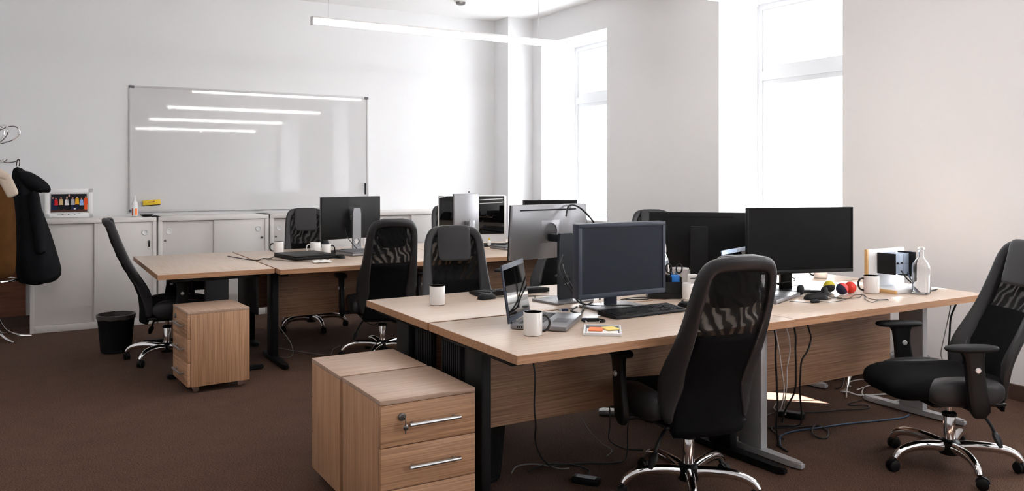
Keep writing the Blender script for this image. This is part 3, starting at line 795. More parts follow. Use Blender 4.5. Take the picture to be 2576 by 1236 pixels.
def monitor(name, label, loc, rz, w, h, zc, mats, stand='flat', bez=.014, chin=.014, depth=.028, tilt=0., base=(.26, .2), neck=(.06, .02), neck_off=0., neck_top=None, back=None, neck_mat=None, base_mat=None, slot=False, disc=False, group='computer monitors on the desks', stand_dy=.075, hump=True, hole=None):
    """screen faces local -y, base stands on the desk (z=0 = desk top)"""
    t = thing(name, label, 'monitor', loc, rz, group)
    fr, sc = mats; mt = T(0, 0, zc) @ RX(R(-tilt))
    bm = nb(); bx(bm, (0, depth / 2, 0), (w, depth, h), .006, mt)
    if hump: bx(bm, (0, depth + .008, -.01), (w * .62, .028, h * .62), .012, mt)
    pn = obj('monitor_housing', bm, back or fr, t)
    bm = nb()
    bx(bm, (0, -.003, h / 2 - bez / 2), (w, .008, bez), .002, mt); bx(bm, (0, -.003, -h / 2 + chin / 2), (w, .008, chin), .002, mt)
    bx(bm, (-w / 2 + bez / 2, -.003, (chin - bez) / 2), (bez, .008, h - bez - chin), .002, mt); bx(bm, (w / 2 - bez / 2, -.003, (chin - bez) / 2), (bez, .008, h - bez - chin), .002, mt)
    obj('screen_bezel', bm, fr, t)
    obj('screen', one(bx, (0, -.001, (chin - bez) / 2), (w - 2 * bez, .004, h - bez - chin), 0, mt), sc, t)
    if slot: obj('vent_slot', one(bx, (.03 * w, depth + .001, h / 2 - .028), (w * .74, .004, .007), 0, mt), M['black_soft'], pn)
    if disc:
        bm = nb(); bx(bm, (0, depth + .0225, -.0), (w * .24, .003, h * .42), .001, mt @ T(0, -.0225, 0)); lathe(bm, [(.05, .0), (.05, .004), (.046, .004), (.046, .0)], 24, (0, 0, 0), mt @ T(.0, depth + .0015, 0) @ RX(-PI / 2)); obj('mount_plate', bm, back or fr, pn)
    nm, bmat = neck_mat or fr, base_mat or fr
    ny = depth + stand_dy
    nt_ = neck_top or zc + .05
    bm = nb()
    if hole: holed_plate(bm, neck_off, ny, .008, nt_, neck[0], neck[1], hole * nt_ + .02, min(.026, neck[0] * .3))
    else: bx(bm, (neck_off, ny, nt_ / 2 + .004), (neck[0], neck[1], nt_ - .008), .006)
    bx(bm, (neck_off, (ny + depth) / 2, min(zc, nt_ - .03)), (.042, abs(ny - depth) + .01, .042), .006)
    obj('stand_neck', bm, nm, t)
    obj('stand_base', one(bx, (neck_off, ny - .02, .006), (base[0], base[1], .012), .004), bmat, t)
    return t
Z = .7405
monitor('monitor', 'slate-framed monitor facing us beside the open laptop', (2.62, 3.315, Z), 0, .56, .375, .257, (M['bezel_blue'], M['screen']), bez=.02, chin=.024, depth=.05, base=(.30, .19), neck=(.075, .022), base_mat=M['silver_plastic'], neck_top=.25, stand_dy=.055)
monitor('monitor', 'silver-backed monitor with a black slot line, turned away behind the open laptop', (2.50, 3.835, Z), R(187), .545, .30, .375, (M['black_plastic'], M['screen']), depth=.02, tilt=4, base=(.27, .21), neck=(.105, .018), neck_off=-.005, neck_top=.37, back=M['silver_plastic'], neck_mat=M['dark_stand'], base_mat=M['silver_plastic'], slot=True, disc=True, stand_dy=.125, hump=False, hole=.24)
monitor('monitor', 'black monitor seen from behind with a broad stand column, by the tall window', (3.62, 3.82, Z), R(137), .615, .36, .275, (M['black_plastic'], M['screen_dark']), depth=.022, base=(.26, .2), neck=(.105, .02), neck_top=.372, neck_mat=M['black_soft'], slot=True, stand_dy=.06, hump=False)
monitor('monitor', 'wide thin-bezel black monitor facing us before the tall window', (3.89, 3.26, Z), R(-16), .70, .385, .306, (M['black_plastic'], M['screen_dark']), bez=.006, chin=.02, depth=.025, base=(.24, .2), neck=(.07, .035), neck_off=-.04, neck_top=.3, stand_dy=.07)
monitor('monitor', 'black monitor with a curved silver stand, seen from behind on the rear desks', (2.56, 7.26, Z), R(192), .62, .385, .295, (M['silver_plastic'], M['screen']), depth=.03, back=M['black_plastic'], base=(.2, .18), neck=(.085, .02), neck_off=.0, neck_top=.385, neck_mat=M['silver_plastic'], stand_dy=.08, hump=False, hole=.14)
monitor('monitor', 'black monitor whose top edge shows above the silver-backed one', (4.27, 6.5, Z), R(-10), .55, .33, .285, (M['black_plastic'], M['screen_dark']), depth=.03)
monitor('monitor', 'silver-backed monitor turned upright on end in front of the white computer', (3.26, 6.30, Z), R(187), .26, .50, .275, (M['black_plastic'], M['screen']), depth=.02, back=M['silver_plastic'], neck_mat=M['silver_plastic'], neck_top=.3, base=(.18, .16), hump=False)
ai = thing('all_in_one_computer', 'white all-in-one computer with a glossy black screen facing us', 'computer', (3.76, 7.12, Z), R(-24), None)
w, h, zc = .67, .46, .255
bm = nb(); bx(bm, (0, .02, zc), (w, .035, h), .012); bx(bm, (0, .04, zc), (w * .6, .03, h * .6), .012); obj('computer_housing', bm, M['white_plastic'], ai)
obj('screen', one(bx, (-.008, .0, zc + .038), (w - .03, .006, h - .088), .001), M['screen_gloss'], ai)
bm = nb(); bx(bm, (0, .10, .13), (.16, .012, .25), .004); bx(bm, (0, .06, .005), (.19, .17, .01), .004); obj('computer_stand', bm, M['white_plastic'], ai)
wc = thing('webcam', 'tiny white webcam clipped on top of the white computer', 'webcam', (3.70, 7.135, Z + .486), R(-24))
bm = nb(); bx(bm, (0, 0, .004), (.03, .03, .008), .003); tube(bm, [(0, 0, .006), (.002, .0, .022), (.012, 0, .034), (.022, 0, .034)], .004, 8, 3); obj('camera_clip', bm, M['white_plastic'], wc)
obj('camera_eye', one(ellip, (.026, 0, .034), (.007, .008, .008)), M['grey_plastic'], wc)

# ------------------------------------------------------------------ laptops
def keyrow(bm, x0, x1, y0, y1, rows, cols, z, kz, mtx=None, skip=()):
    dx, dy = (x1 - x0) / cols, (y1 - y0) / rows
    for r in range(rows):
        c = 0
        while c < cols:
            n = 6 if (r == 0 and c == 3 and cols > 10) else 1
            if (r, c) not in skip: bx(bm, (x0 + dx * (c + n / 2), y0 + dy * (r + .5), z + kz / 2), (dx * n - dx * .18, dy * .8, kz), 0, mtx)
            c += n
def laptop(label, loc, rz, w=.37, d=.25, ang=97, lidh=.25, lidmat=None, bodymat=None):
    """hinge along local x at y=0, keyboard towards -y, lid stands at the back"""
    t = thing('laptop', label, 'laptop', loc, rz, None)
    bodymat = bodymat or M['silver_plastic']
    obj('laptop_base', one(bx, (0, -d / 2, .0125), (w, d, .021), .004), bodymat, t)
    kb = nb(); keyrow(kb, -w / 2 + .025, w / 2 - .025, -.135, -.03, 5, 15, .0225, .0022); obj('keyboard', kb, M['lap_keys'], t)
    obj('touchpad', one(bx, (-.02, -d + .055, .0233), (.1, .065, .0012), .0004), M['grey_plastic'], t)
    bm = nb()
    for k in range(7): bx(bm, (-w / 2 + .001, -.035 - .009 * k, .012), (.004, .004, .009))
    obj('side_vent', bm, M['black_soft'], t)
    mt = T(0, .004, .022) @ RX(R(90 - ang))
    lid = obj('laptop_lid', one(bx, (0, .004, lidh / 2), (w, .009, lidh), .003, mt), lidmat or bodymat, t)
    obj('screen', one(bx, (0, -.0012, lidh / 2 + .002), (w - .022, .003, lidh - .05), 0, mt), M['screen_gloss'], lid)
    bm = nb()
    for s in (-1, 1): tube(bm, [(s * .12 - .03, .003, .022), (s * .12 + .03, .003, .022)], .006, 10)
    obj('hinge', bm, M['black_plastic'], t)
    return t
a = math.atan2(.249, .265)
laptop('open silver laptop with a reflecting screen beside the white mug', (1.985, 3.272, Z), a, .364, .255, 98, .262, M['bezel_blue'])
laptop('open laptop with a pale lid showing above the chair back before the wide monitor', (3.50, 3.335, Z), math.atan2(.36, .93), .37, .26, 100, .25, M['lid_sky_blue'])
def closed_laptop(label, loc, rz, w, d, h, m, m2):
    t = thing('laptop', label, 'laptop', loc, rz)
    obj('laptop_base', one(bx, (0, 0, h * .3 + .002), (w, d, h * .6), .004), m2, t); obj('laptop_lid', one(bx, (0, 0, h * .82), (w, d, h * .36), .004), m, t)
    bm = nb()
    for s in (-1, 1):
        for q in (-1, 1): lathe(bm, [(.008, -.0005), (.008, .003)], 10, (s * (w / 2 - .03), q * (d / 2 - .03), 0))
    obj('rubber_foot', bm, M['black_soft'], t)
    return t
closed_laptop('closed black laptop lying on the rear desk in front of the mugs', (1.985, 6.74, Z), R(8), .36, .42, .036, M['black_plastic'], M['black_soft'])
closed_laptop('closed grey laptop lying below the curved silver stand', (2.50, 6.79, Z), R(14), .36, .26, .034, M['grey_plastic'], M['silver_plastic'])
closed_laptop('closed grey laptop under tangled cables before the white computer', (3.92, 6.60, Z), R(4), .36, .26, .03, M['grey_plastic'], M['silver_plastic'])

# ------------------------------------------------------------------ keyboards and mice
def keyboard(label, loc, rz):
    t = thing('keyboard', label, 'keyboard', loc, rz, None)
    bm = nb(); prism(bm, [(-.075, .003), (.075, .003), (.075, .026), (-.06, .016), (-.075, .01)], -.225, .225, Matrix(((0, 0, 1, 0), (1, 0, 0, 0), (0, 1, 0, 0), (0, 0, 0, 1))))
    obj('keyboard_case', bm, M['black_soft'], t)
    mt = T(0, 0, 0) @ RX(R(4.2))
    bm = nb()
    keyrow(bm, -.215, .06, -.062, .035, 5, 15, .0175, .006, mt); keyrow(bm, -.215, .06, .045, .063, 1, 14, .0175, .006, mt)
    keyrow(bm, .07, .122, -.005, .035, 2, 3, .0175, .006, mt); keyrow(bm, .07, .122, -.062, -.022, 2, 3, .0175, .006, mt, {(1, 0), (1, 2)})
    keyrow(bm, .132, .214, -.062, .035, 5, 4, .0175, .006, mt)
    obj('keycaps', bm, M['keys'], t)
    bm = nb()
    for s in (-1, 1): bx(bm, (s * .2, .06, .004), (.02, .01, .008)); bx(bm, (s * .2, -.06, .002), (.02, .01, .004))
    obj('keyboard_foot', bm, M['black_plastic'], t)
    return t
keyboard('black keyboard in front of the slate-framed monitor', (2.63, 3.17, Z), R(1))
keyboard('black keyboard seen from its far side behind the open laptop', (2.42, 4.12, Z), R(176))
keyboard('black keyboard under the monitor with the curved silver stand', (2.42, 7.0, Z), R(3)).scale = (.8, .8, .8)
keyboard('black keyboard tangled in cables under the white computer', (3.83, 6.90, Z), R(-22))
def mouse(label, loc, rz, s=1.):
    t = thing('computer_mouse', label, 'mouse', loc, rz)
    def sh(p): return Vector((p.x * (1 - .12 * math.cos(p.y * 40)), p.y, max(.001, p.z * (1 + .35 * max(0, -p.y / .055)) if p.z > 0 else .001)))
    bm = nb(); blob(bm, (0, 0, 0), (.032 * s, .057 * s, .030 * s), .75, .8, 28, 14, None, sh); obj('mouse_shell', bm, M['black_soft'], t, 60)
    wl = nb(); lathe(wl, [(.009, -.003), (.01, 0), (.009, .003)], 14, (0, 0, 0), T(0, .032 * s, .0245 * s) @ RY(PI / 2)); obj('scroll_wheel', wl, M['grey_plastic'], t)
    return t
mouse('black mouse on the desk between the lone mug and the far-side keyboard', (2.195, 3.985, Z), R(-80))
mouse('black mouse half hidden behind the chair back next to the keyboard', (2.955, 3.20, Z), R(10))
mouse('large glossy black mouse beside the juggling balls', (3.75, 3.04, Z), R(60), 1.15)
mouse('black mouse on the rear desk beside the grey closed laptop', (2.22, 6.55, Z), R(10))

# ------------------------------------------------------------------ mugs, cups, bottles
def mug(label, loc, rz, r=.041, h=.098, hm=None):
    t = thing('mug', label, 'mug', loc, rz, None)
    obj('mug_body', one(lathe, [(r * .86, 0), (r * .97, .003), (r, .012), (r, h), (r - .002, h + .001)], 32, (0, 0, 0), None, True), M['ceramic'], t) if False else None
    bm = nb(); lathe(bm, [(.001, .0005), (r * .86, .0005), (r * .97, .003), (r, .012), (r, h - .001), (r - .001, h), (r - .0025, h - .0005)], 36, (0, 0, 0), None, False); obj('mug_body', bm, M['ceramic'], t, 50)
    bm = nb(); lathe(bm, [(r - .0012, h + .0004), (r - .0035, h), (r - .004, h - .01), (r - .004, .012), (r * .8, .007), (.001, .006)], 32, (0, 0, 0), None, False); obj('mug_lining', bm, hm or M['ceramic_black'], t, 50)
    bm = nb(); tube(bm, [(r - .003, 0, h * .82), (r + .014, 0, h * .84), (r + .028, 0, h * .68), (r + .03, 0, h * .45), (r + .02, 0, h * .24), (r - .002, 0, h * .16)], .0055, 10, 5); obj('mug_handle', bm, hm or M['ceramic_black'], t, 60)
    return t
GM = None
mug('white mug with black handle and lining in front of the open laptop', (1.87, 2.985, Z), R(-32), .041, .1)
mug('white mug with black lining alone near the desk corner', (1.87, 3.94, Z), R(75), .041, .1)
mug('white mug with black handle beside the white board and the clear bottle', (4.23, 3.04, Z), R(150), .045, .102)
mug('white mug standing at the back under the wide monitor', (4.56, 3.66, Z), R(150), .045, .1, M['ceramic_black'])
mug('white mug half hidden behind the chair back beside the desk organiser', (3.145, 3.395, Z), R(60), .036, .09, M['ceramic'])
mug('first of three rear mugs, handle towards the end table, by the closed black laptop', (1.90, 7.25, Z), R(160), .042, .1)
mug('middle mug of three on the rear desk, pale handle, behind the closed black laptop', (2.16, 7.02, Z), R(160), .045, .098, M['ceramic'])
mug('third of three rear mugs, handle towards the curved silver stand', (2.20, 6.84, Z), R(-10), .040, .096)
cp = thing('plastic_cup', 'translucent white plastic cup behind the desk organiser', 'cup', (3.29, 3.63, Z), 0)
obj('cup_wall', one(lathe, [(.001, .001), (.036, .001), (.050, .135), (.052, .138), (.052, .142), (.050, .142), (.048, .135), (.035, .004), (.001, .003)], 32, (0, 0, 0), None, False), M['cup'], cp, 50)
obj('cup_rim', one(lathe, [(.0525, .137), (.0535, .143), (.050, .1435)], 32, (0, 0, 0), None, False), M['white_plastic'], cp)
st = thing('steel_bottle', 'polished steel bottle with a white cap behind the slate-framed monitor', 'bottle', (3.285, 3.765, Z), 0)
obj('bottle_body', one(lathe, [(.03, 0), (.034, .004), (.034, .17), (.03, .19), (.017, .215), (.014, .225)], 28), M['chrome'], st, 50)
obj('bottle_cap', one(lathe, [(.015, .224), (.015, .25), (.012, .275), (.008, .277)], 20), M['white_plastic'], st)
gb = thing('glass_bottle', 'clear round-shouldered glass bottle at the desk edge by the white board', 'bottle', (4.455, 2.875, Z), 0)
obj('bottle_glass', one(lathe, [(.001, .0005), (.045, .0005), (.05, .006), (.05, .15), (.046, .175), (.03, .197), (.018, .21), (.0155, .225), (.0155, .26), (.0125, .26), (.0125, .225), (.015, .208), (.028, .194), (.043, .173), (.047, .15), (.047, .014), (.04, .010), (.001, .009)], 40, (0, 0, 0), None, False), M['glass'], gb, 50)
obj('bottle_lip', one(lathe, [(.0158, .252), (.0195, .254), (.0195, .268), (.0125, .270), (.0125, .262)], 28, (0, 0, 0), None, False), M['glass'], gb, 50)
wb_ = thing('white_bottle', 'small white bottle with a yellow cap beside the headrest of the facing chair', 'bottle', (3.80, 6.85, Z), 0)
obj('bottle_body', one(lathe, [(.016, 0), (.017, .003), (.017, .05), (.009, .06), (.008, .064)], 18), M['white_plastic'], wb_); obj('bottle_cap', one(lathe, [(.01, .063), (.01, .08), (.007, .082)], 16), M['yellow'], wb_)
bx_ = thing('white_box', 'small white box standing behind the plastic cup', 'box', (3.43, 3.68, Z), R(-20))
obj('box_body', one(bx, (0, 0, .045), (.07, .05, .09), .002), M['paper'], bx_); bm = nb(); bx(bm, (0, -.0255, .07), (.04, .001, .006)); bx(bm, (0, -.0255, .02), (.05, .001, .004)); obj('box_print', bm, M['grey_plastic'], bx_)

# ------------------------------------------------------------------ small things on the front desks
og = thing('desk_organiser', 'black mesh desk organiser with a blue block and scissors on the front desks', 'organiser', (3.075, 3.515, Z), R(-28))
bm = nb(); prism(bm, [(-.085, -.05), (.085, -.05), (.095, 0), (.085, .06), (-.085, .06), (-.1, .0)], 0, .032, None, .004); obj('tray', bm, M['black_plastic'], og)
bm = nb()
for x in (-.055, 0.0, .055): bx(bm, (x - .027, .005, .075), (.003, .1, .09))
bx(bm, (.083, .005, .075), (.003, .1, .09)); bx(bm, (0, .056, .075), (.17, .003, .09)); bx(bm, (0, -.045, .06), (.17, .003, .055)); bx(bm, (0, .056, .12), (.172, .005, .005)); bx(bm, (0, -.045, .09), (.172, .005, .005))
obj('compartment', bm, M['black_soft'], og)
tag(obj('blue_block', one(bx, (3.115, 3.475, Z + .083), (.046, .03, .092), .004, T(3.115, 3.475, 0) @ RZ(R(-28)) @ T(-3.115, -3.475, 0)), M['blue']), 'bright blue block standing in the black desk organiser', 'box')
tag(obj('sticky_pad', one(bx, (3.02, 3.527, Z + .042), (.046, .04, .016), .002, T(3.02, 3.527, 0) @ RZ(R(-28)) @ T(-3.02, -3.527, 0)), M['yellow']), 'yellow pad of sticky notes in the black desk organiser', 'sticky notes')
sc_ = thing('scissors', 'black-handled scissors standing in the desk organiser', 'scissors', (3.16, 3.535, Z + .05), R(-40))
for s in (-1, 1):
    mt = T(s * .004, 0, 0) @ RY(R(s * 6))
    obj('blade', one(bx, (0, s * .0015, .045), (.012, .0015, .09), 0, mt), M['steel'], sc_)
    bm = nb(); tube(bm, [mt @ Vector((s * .014 + .016 * math.cos(2 * PI * k / 20), s * .0015, .108 + .026 * math.sin(2 * PI * k / 20))) for k in range(21)], .0042, 8); obj('handle_loop', bm, M['black_plastic'], sc_)
cl = obj('crumpled_wrapper', one(ellip, (3.0, 3.56, Z + .016), (.02, .014, .016)), M['bag_film'], None, 0); tag(cl, 'tiny crumpled clear wrapper beside the desk organiser', 'wrapper')
for v in cl.data.vertices: v.co += Vector((random.uniform(-.004, .004), random.uniform(-.004, .004), random.uniform(-.001, .004)))
ty = thing('note_tray', 'flat white tray with orange and yellow sticky notes near the desk edge', 'tray', (2.165, 2.89, Z), math.atan2(-.10, .131) + R(36))
ty.rotation_euler = (0, 0, R(2.0)); 
q = [Vector((2.037, 2.86)), Vector((2.168, 2.762)), Vector((2.296, 2.917)), Vector((2.184, 3.028))]
cen = sum(q, Vector((0, 0))) / 4; ty.location = (cen.x, cen.y, Z); ty.rotation_euler = (0, 0, math.atan2(q[1].y - q[0].y, q[1].x - q[0].x))
w, d = .165, .2
bm = nb(); bx(bm, (0, 0, .004), (w, d, .008), .002)
for s in (-1, 1): bx(bm, (s * (w / 2 - .004), 0, .009), (.008, d, .009), .002); bx(bm, (0, s * (d / 2 - .004), .009), (w - .016, .008, .009), .002)
obj('tray_body', bm, M['white_plastic'], ty); obj('printed_sheet', one(bx, (0, .0, .0086), (w - .022, d - .022, .001)), M['grey_plastic'], ty); obj('white_sheet', one(bx, (0, -.035, .0096), (w - .03, d * .55, .001)), M['paper'], ty)
wm = ty.rotation_euler.z
def loc2(x, y): return (cen.x + x * math.cos(wm) - y * math.sin(wm), cen.y + x * math.sin(wm) + y * math.cos(wm))
x, y = loc2(-.028, -.015); tag(obj('sticky_note', one(bx, (0, 0, 0), (.062, .075, .004), 0), M['orange_paper']), 'orange sticky note pad lying in the white tray', 'sticky notes'); o = bpy.data.objects['sticky_note']; o.location = (x, y, Z + .0135); o.rotation_euler = (0, 0, wm + R(-4))
x, y = loc2(.035, .005); o = obj('sticky_note', one(bx, (0, 0, 0), (.058, .07, .004), 0), M['yellow_paper']); tag(o, 'yellow sticky note pad turned askew in the white tray', 'sticky notes'); o.location = (x, y, Z + .0145); o.rotation_euler = (0, 0, wm + R(28))
dg = thing('adapter_plug', 'small black adapter plug on a short cable beside the note tray', 'adapter', (2.28, 3.11, Z), R(-25))
bm = nb(); bx(bm, (0, 0, .009), (.06, .022, .016), .004); tube(bm, [(-.04, -.012, .004), (-.05, .01, .006), (-.02, .03, .008), (.03, .022, .008), (.055, -.012, .006), (.03, -.028, .005)], .0045, 8, 5); obj('plug_shell', bm, M['black_plastic'], dg)
obj('plug_tip', one(bx, (-.04, .004, .012), (.025, .016, .01), .002), M['navy'], dg)
vg = thing('video_plug', 'blue video plug lying on the open laptop palm rest', 'plug', (2.25, 3.30, Z + .0235), R(-20))
obj('plug_shell', one(bx, (0, 0, .007), (.034, .016, .013), .003), M['navy'], vg); obj('plug_tip', one(bx, (-.024, 0, .007), (.014, .014, .009), .001), M['steel'], vg)

# headset, balls, board with devices
hs = thing('headset', 'black headset lying under the wide dark monitor', 'headset', (3.825, 3.125, Z), R(-70)); hs.scale = (.9, .9, .9)
for s in (-1, 1):
    bm = nb(); blob(bm, (s * .075, 0, .034), (.02, .034, .033), .9, .8, 24, 12); obj('ear_cup', bm, M['black_soft'], hs, 60)
obj('headband', one(tube, [(-.085, .0, .03), (-.09, .06, .02), (-.06, .13, .012), (0, .155, .012), (.06, .13, .012), (.09, .06, .02), (.085, 0, .03)], .008, 8, 5, True, None, 1.2), M['black_plastic'], hs)
obj('microphone_boom', one(tube, [(.09, -.01, .02), (.13, -.03, .012), (.19, -.025, .01)], .005, 8, 4), M['dark_steel'], hs)
def ball(label, loc, m1, m2, rx, rz):
    t = thing('juggling_ball', label, 'ball', loc, rz, 'juggling balls on the desk'); t.rotation_euler = (rx, 0, rz)
    for m_, k, nm in ((m1, 1, 'ball_half'), (m2, -1, 'ball_half')):
        bm = nb(); bmesh.ops.create_uvsphere(bm, u_segments=28, v_segments=18, radius=.034)
        bmesh.ops.bisect_plane(bm, geom=bm.verts[:] + bm.edges[:] + bm.faces[:], plane_co=(0, 0, 0), plane_no=(0, 0, k), clear_inner=True)
        obj(nm, bm, m_, t, 60)
    obj('ball_seam', one(tube, [(.0338 * math.cos(2 * PI * k / 28), .0338 * math.sin(2 * PI * k / 28), 0) for k in range(29)], .0012, 6), m1, t)
    return t
ball('yellow and charcoal juggling ball, rearmost of the three', (4.045, 3.185, Z + .034), M['ball_yellow'], M['ball_dark'], R(-25), R(-30))
ball('coral and navy juggling ball between the other two', (4.03, 3.085, Z + .034), M['pinkred'], M['navy'], R(-58), R(-100))
ball('all red juggling ball on the side of the mug', (4.115, 3.095, Z + .034), M['red'], M['red'], R(40), R(20))
wbd = thing('display_stand', 'white L-shaped display board with oak end edges near the clear bottle', 'display stand', (4.48, 3.12, Z), R(-1))
bm = nb(); bx(bm, (.008, .008, .122), (.334, .016, .24), .001); bx(bm, (.008, -.095, .01), (.334, .19, .018), .001); obj('white_board', bm, M['white_plastic'], wbd)
bm = nb(); bx(bm, (-.168, .008, .122), (.016, .018, .242), .001); bx(bm, (-.168, -.096, .01), (.016, .19, .02), .001); obj('oak_edge', bm, M['oak_edge'], wbd)
rd = thing('wall_socket_unit', 'grey socket box with a black face fixed on the white display board', 'socket unit', (4.47, 3.045, Z), R(-1))
bm = nb(); bx(bm, (.0, .015, .16), (.13, .11, .12), .003); bx(bm, (.085, .025, .16), (.04, .08, .12), .003); obj('socket_body', bm, M['slate'], rd)
obj('socket_face', one(bx, (-.071, .012, .16), (.012, .118, .124), .002), M['black_soft'], rd)
bm = nb()
for x in (-.045, -.005): lathe(bm, [(.006, 0), (.006, .006), (.001, .006)], 12, (0, 0, 0), T(x, -.0405, .165) @ RX(PI / 2))
obj('socket_knob', bm, M['black_plastic'], rd)
bm = nb()
for x in (-.03, .01): bx(bm, (x, -.0405, .16), (.0015, .001, .116))
bx(bm, (0, -.0405, .16), (.126, .001, .0015)); obj('socket_seam', bm, M['grey_plastic'], rd)
obj('bracket', one(bx, (.073, -.02, .155), (.01, .12, .15), .003), M['black_soft'], rd); obj('blue_panel', one(bx, (.135, .01, .155), (.06, .02, .14), .003), M['slate'], rd)
rc = thing('cable_remote', 'small black inline remote on the headset cable near the desk seam', 'remote', (3.645, 2.96, Z), R(-15))
obj('remote_body', one(blob, (0, 0, .008), (.03, .012, .008), .6, .6, 20, 8), M['black_plastic'], rc, 60); obj('remote_button', one(lathe, [(.005, .015), (.005, .0168), (.001, .017)], 12, (.01, 0, 0)), M['grey_plastic'], rc)
wt = thing('folded_tissue', 'folded white paper tissue at the edge of the rear desk', 'tissue', (1.985, 6.285, Z), R(-8))
bm = nb(); rows = [[(x, y, .006 + .006 * math.sin(x * 60) ** 2 + .004 * (y > .02)) for y in (-.05, -.02, .0, .03, .05)] for x in [(-.07 + .014 * i) for i in range(11)]]
grid(bm, rows); obj('tissue_sheet', bm, M['paper'], wt, 40, .008)
pp = thing('paper_sheets', 'loose white printed sheets under the far-side keyboard', 'papers', (2.58, 4.20, Z), R(-12))
obj('sheet', one(bx, (0, 0, .001), (.2, .1, .002)), M['paper'], pp)

# ------------------------------------------------------------------ bins, adapters, bag
def bin_(label, loc, group='black wire waste bins'):
    t = thing('waste_bin', label, 'waste bin', loc, 0, group)
    obj('bin_wall', one(lathe, [(.112, .004), (.14, .30)], 40, (0, 0, 0), None, False), M['bin_net'], t)
    obj('bin_bottom', one(lathe, [(.112, 0), (.113, .012), (.001, .012)], 36), M['black_plastic'], t)
    obj('bin_rim', one(tube, [(.14 * math.cos(2 * PI * k / 36), .14 * math.sin(2 * PI * k / 36), .30) for k in range(37)], .004, 8), M['black_plastic'], t)
    bm = nb(); rows = []
    for i, (r_, z) in enumerate(((.144, .27), (.1455, .285), (.1465, .303), (.136, .305), (.130, .25), (.118, .10), (.108, .02))):
        rows.append([(r_ * (1 + .006 * math.sin(k * 2.3 + i) * (i != 2)) * math.cos(2 * PI * k / 40), r_ * (1 + .014 * math.sin(k * 1.7 + i)) * math.sin(2 * PI * k / 40), z + .004 * math.sin(k * 1.3) * (i == 0)) for k in range(40)])
    grid(bm, rows, close_v=True); obj('bin_liner', bm, M['dark_film'], t, 0)
    return t
bin_('black wire waste bin with a liner by the cabinets, beside the side-view chair', (.615, 7.33, 0))
b2 = dup([o for o in bpy.data.objects if o.name.startswith('waste_bin')][0], 'black wire waste bin in the dark under the desk behind its wooden panel', (1.83, 3.42, 0), 0)
pb = thing('bag_lined_bin', 'low bin stuffed with a crinkled clear bag against the wall behind the sideways chair', 'waste bin', (4.95, 3.28, 0), 0)
obj('bin_wall', one(lathe, [(.10, 0), (.13, .2), (.127, .2), (.098, .006), (.001, .006)], 32, (0, 0, 0), None, False), M['grey_plastic'], pb)
bm = nb(); rows = []
for i, (r_, z) in enumerate(((.136, .15), (.138, .2), (.135, .24), (.11, .255), (.06, .235), (.01, .22))):
    rows.append([(r_ * (1 + random.uniform(-.07, .05)) * math.cos(2 * PI * k / 30), r_ * (1 + random.uniform(-.07, .05)) * math.sin(2 * PI * k / 30), z + random.uniform(-.012, .012)) for k in range(30)])
grid(bm, rows, close_v=True); obj('clear_bag', bm, M['bag_film'], pb, 0)
def adapter(label, loc, rz, s=(.13, .055, .032), m='black_plastic', strip='silver_plastic'):
    t = thing('power_adapter', label, 'power adapter', loc, rz)
    obj('adapter_case', one(bx, (0, 0, s[2] / 2 + .001), s, .006), M[m], t); obj('adapter_label', one(bx, (0, 0, s[2] + .0014), (s[0] * .7, s[1] * .7, .0012), 0), M['grey_plastic' if m == 'black_plastic' else 'paper'], t)
    return t
adapter('black power adapter on the carpet among cables by the patch of sun', (3.865, 3.31, 0), R(-62), (.15, .062, .034))
adapter('black power adapter on the dark carpet near the caster of the chair seen from behind', (2.225, 3.085, 0), R(-55), (.13, .056, .03))
adapter('pale grey power adapter on the carpet behind the seat of the chair seen from behind', (2.99, 3.90, 0), R(-40), (.14, .07, .03), 'silver_plastic')

# ------------------------------------------------------------------ cables
def cable(label, pts, r=.0035, m='black_cable', n=6, seg=7, name='cable', group=None):
    o = obj(name, one(tube, pts, r, seg, n), M[m], None, 60)
    return tag(o, label, 'cable', group)
f = .006
cable('black cable falling from the desk edge in front of the dark wooden panel', [(1.83, 2.95, .70), (1.826, 2.9, .60), (1.824, 2.9, .465), (1.831, 2.9, .381), (1.86, 2.95, .30), (1.98, 3.10, .17), (2.12, 3.26, .06), (2.2, 3.34, f), (2.26, 3.33, f), (2.377, 3.285, f), (2.5, 3.22, f), (2.6, 3.26, .01), (2.72, 3.40, .1), (2.80, 3.45, .22), (2.84, 3.5, .5)], .004)
cable('thick black cable hanging plumb beside the chair back to the carpet', [(3.278, 2.93, .70), (3.274, 2.9, .6), (3.272, 2.9, .5), (3.281, 2.9, .378), (3.287, 2.9, .255), (3.30, 2.92, .143), (3.36, 2.96, .03), (3.401, 2.998, f), (3.36, 2.9, f)], .0055)
cable('black cable hanging straight below the desk seam to the adapter', [(3.426, 2.93, .70), (3.42, 2.9, .60), (3.42, 2.9, .524), (3.423, 2.9, .421), (3.414, 2.9, .309), (3.40, 2.95, .2), (3.55, 3.1, .08), (3.72, 3.24, .03), (3.80, 3.31, .02)], .005)
cable('black cable bowing away from the seam and joining the straight one', [(3.49, 2.9, .70), (3.499, 2.88, .624), (3.508, 2.875, .577), (3.477, 2.87, .518), (3.432, 2.87, .472), (3.422, 2.87, .40), (3.43, 2.88, .3), (3.55, 2.97, .12), (3.66, 3.1, .04), (3.70, 3.2, f), (3.60, 3.22, f), (3.5, 3.05, f)], .0045)
cable('white cable hanging beside the thick black one', [(3.256, 2.895, .70), (3.255, 2.88, .622), (3.26, 2.87, .562), (3.284, 2.87, .438), (3.30, 2.87, .34), (3.33, 2.92, .22), (3.6, 3.2, .12), (3.95, 3.5, .02), (4.08, 3.585, f), (4.12, 3.56, f)], .003, 'white_cable')
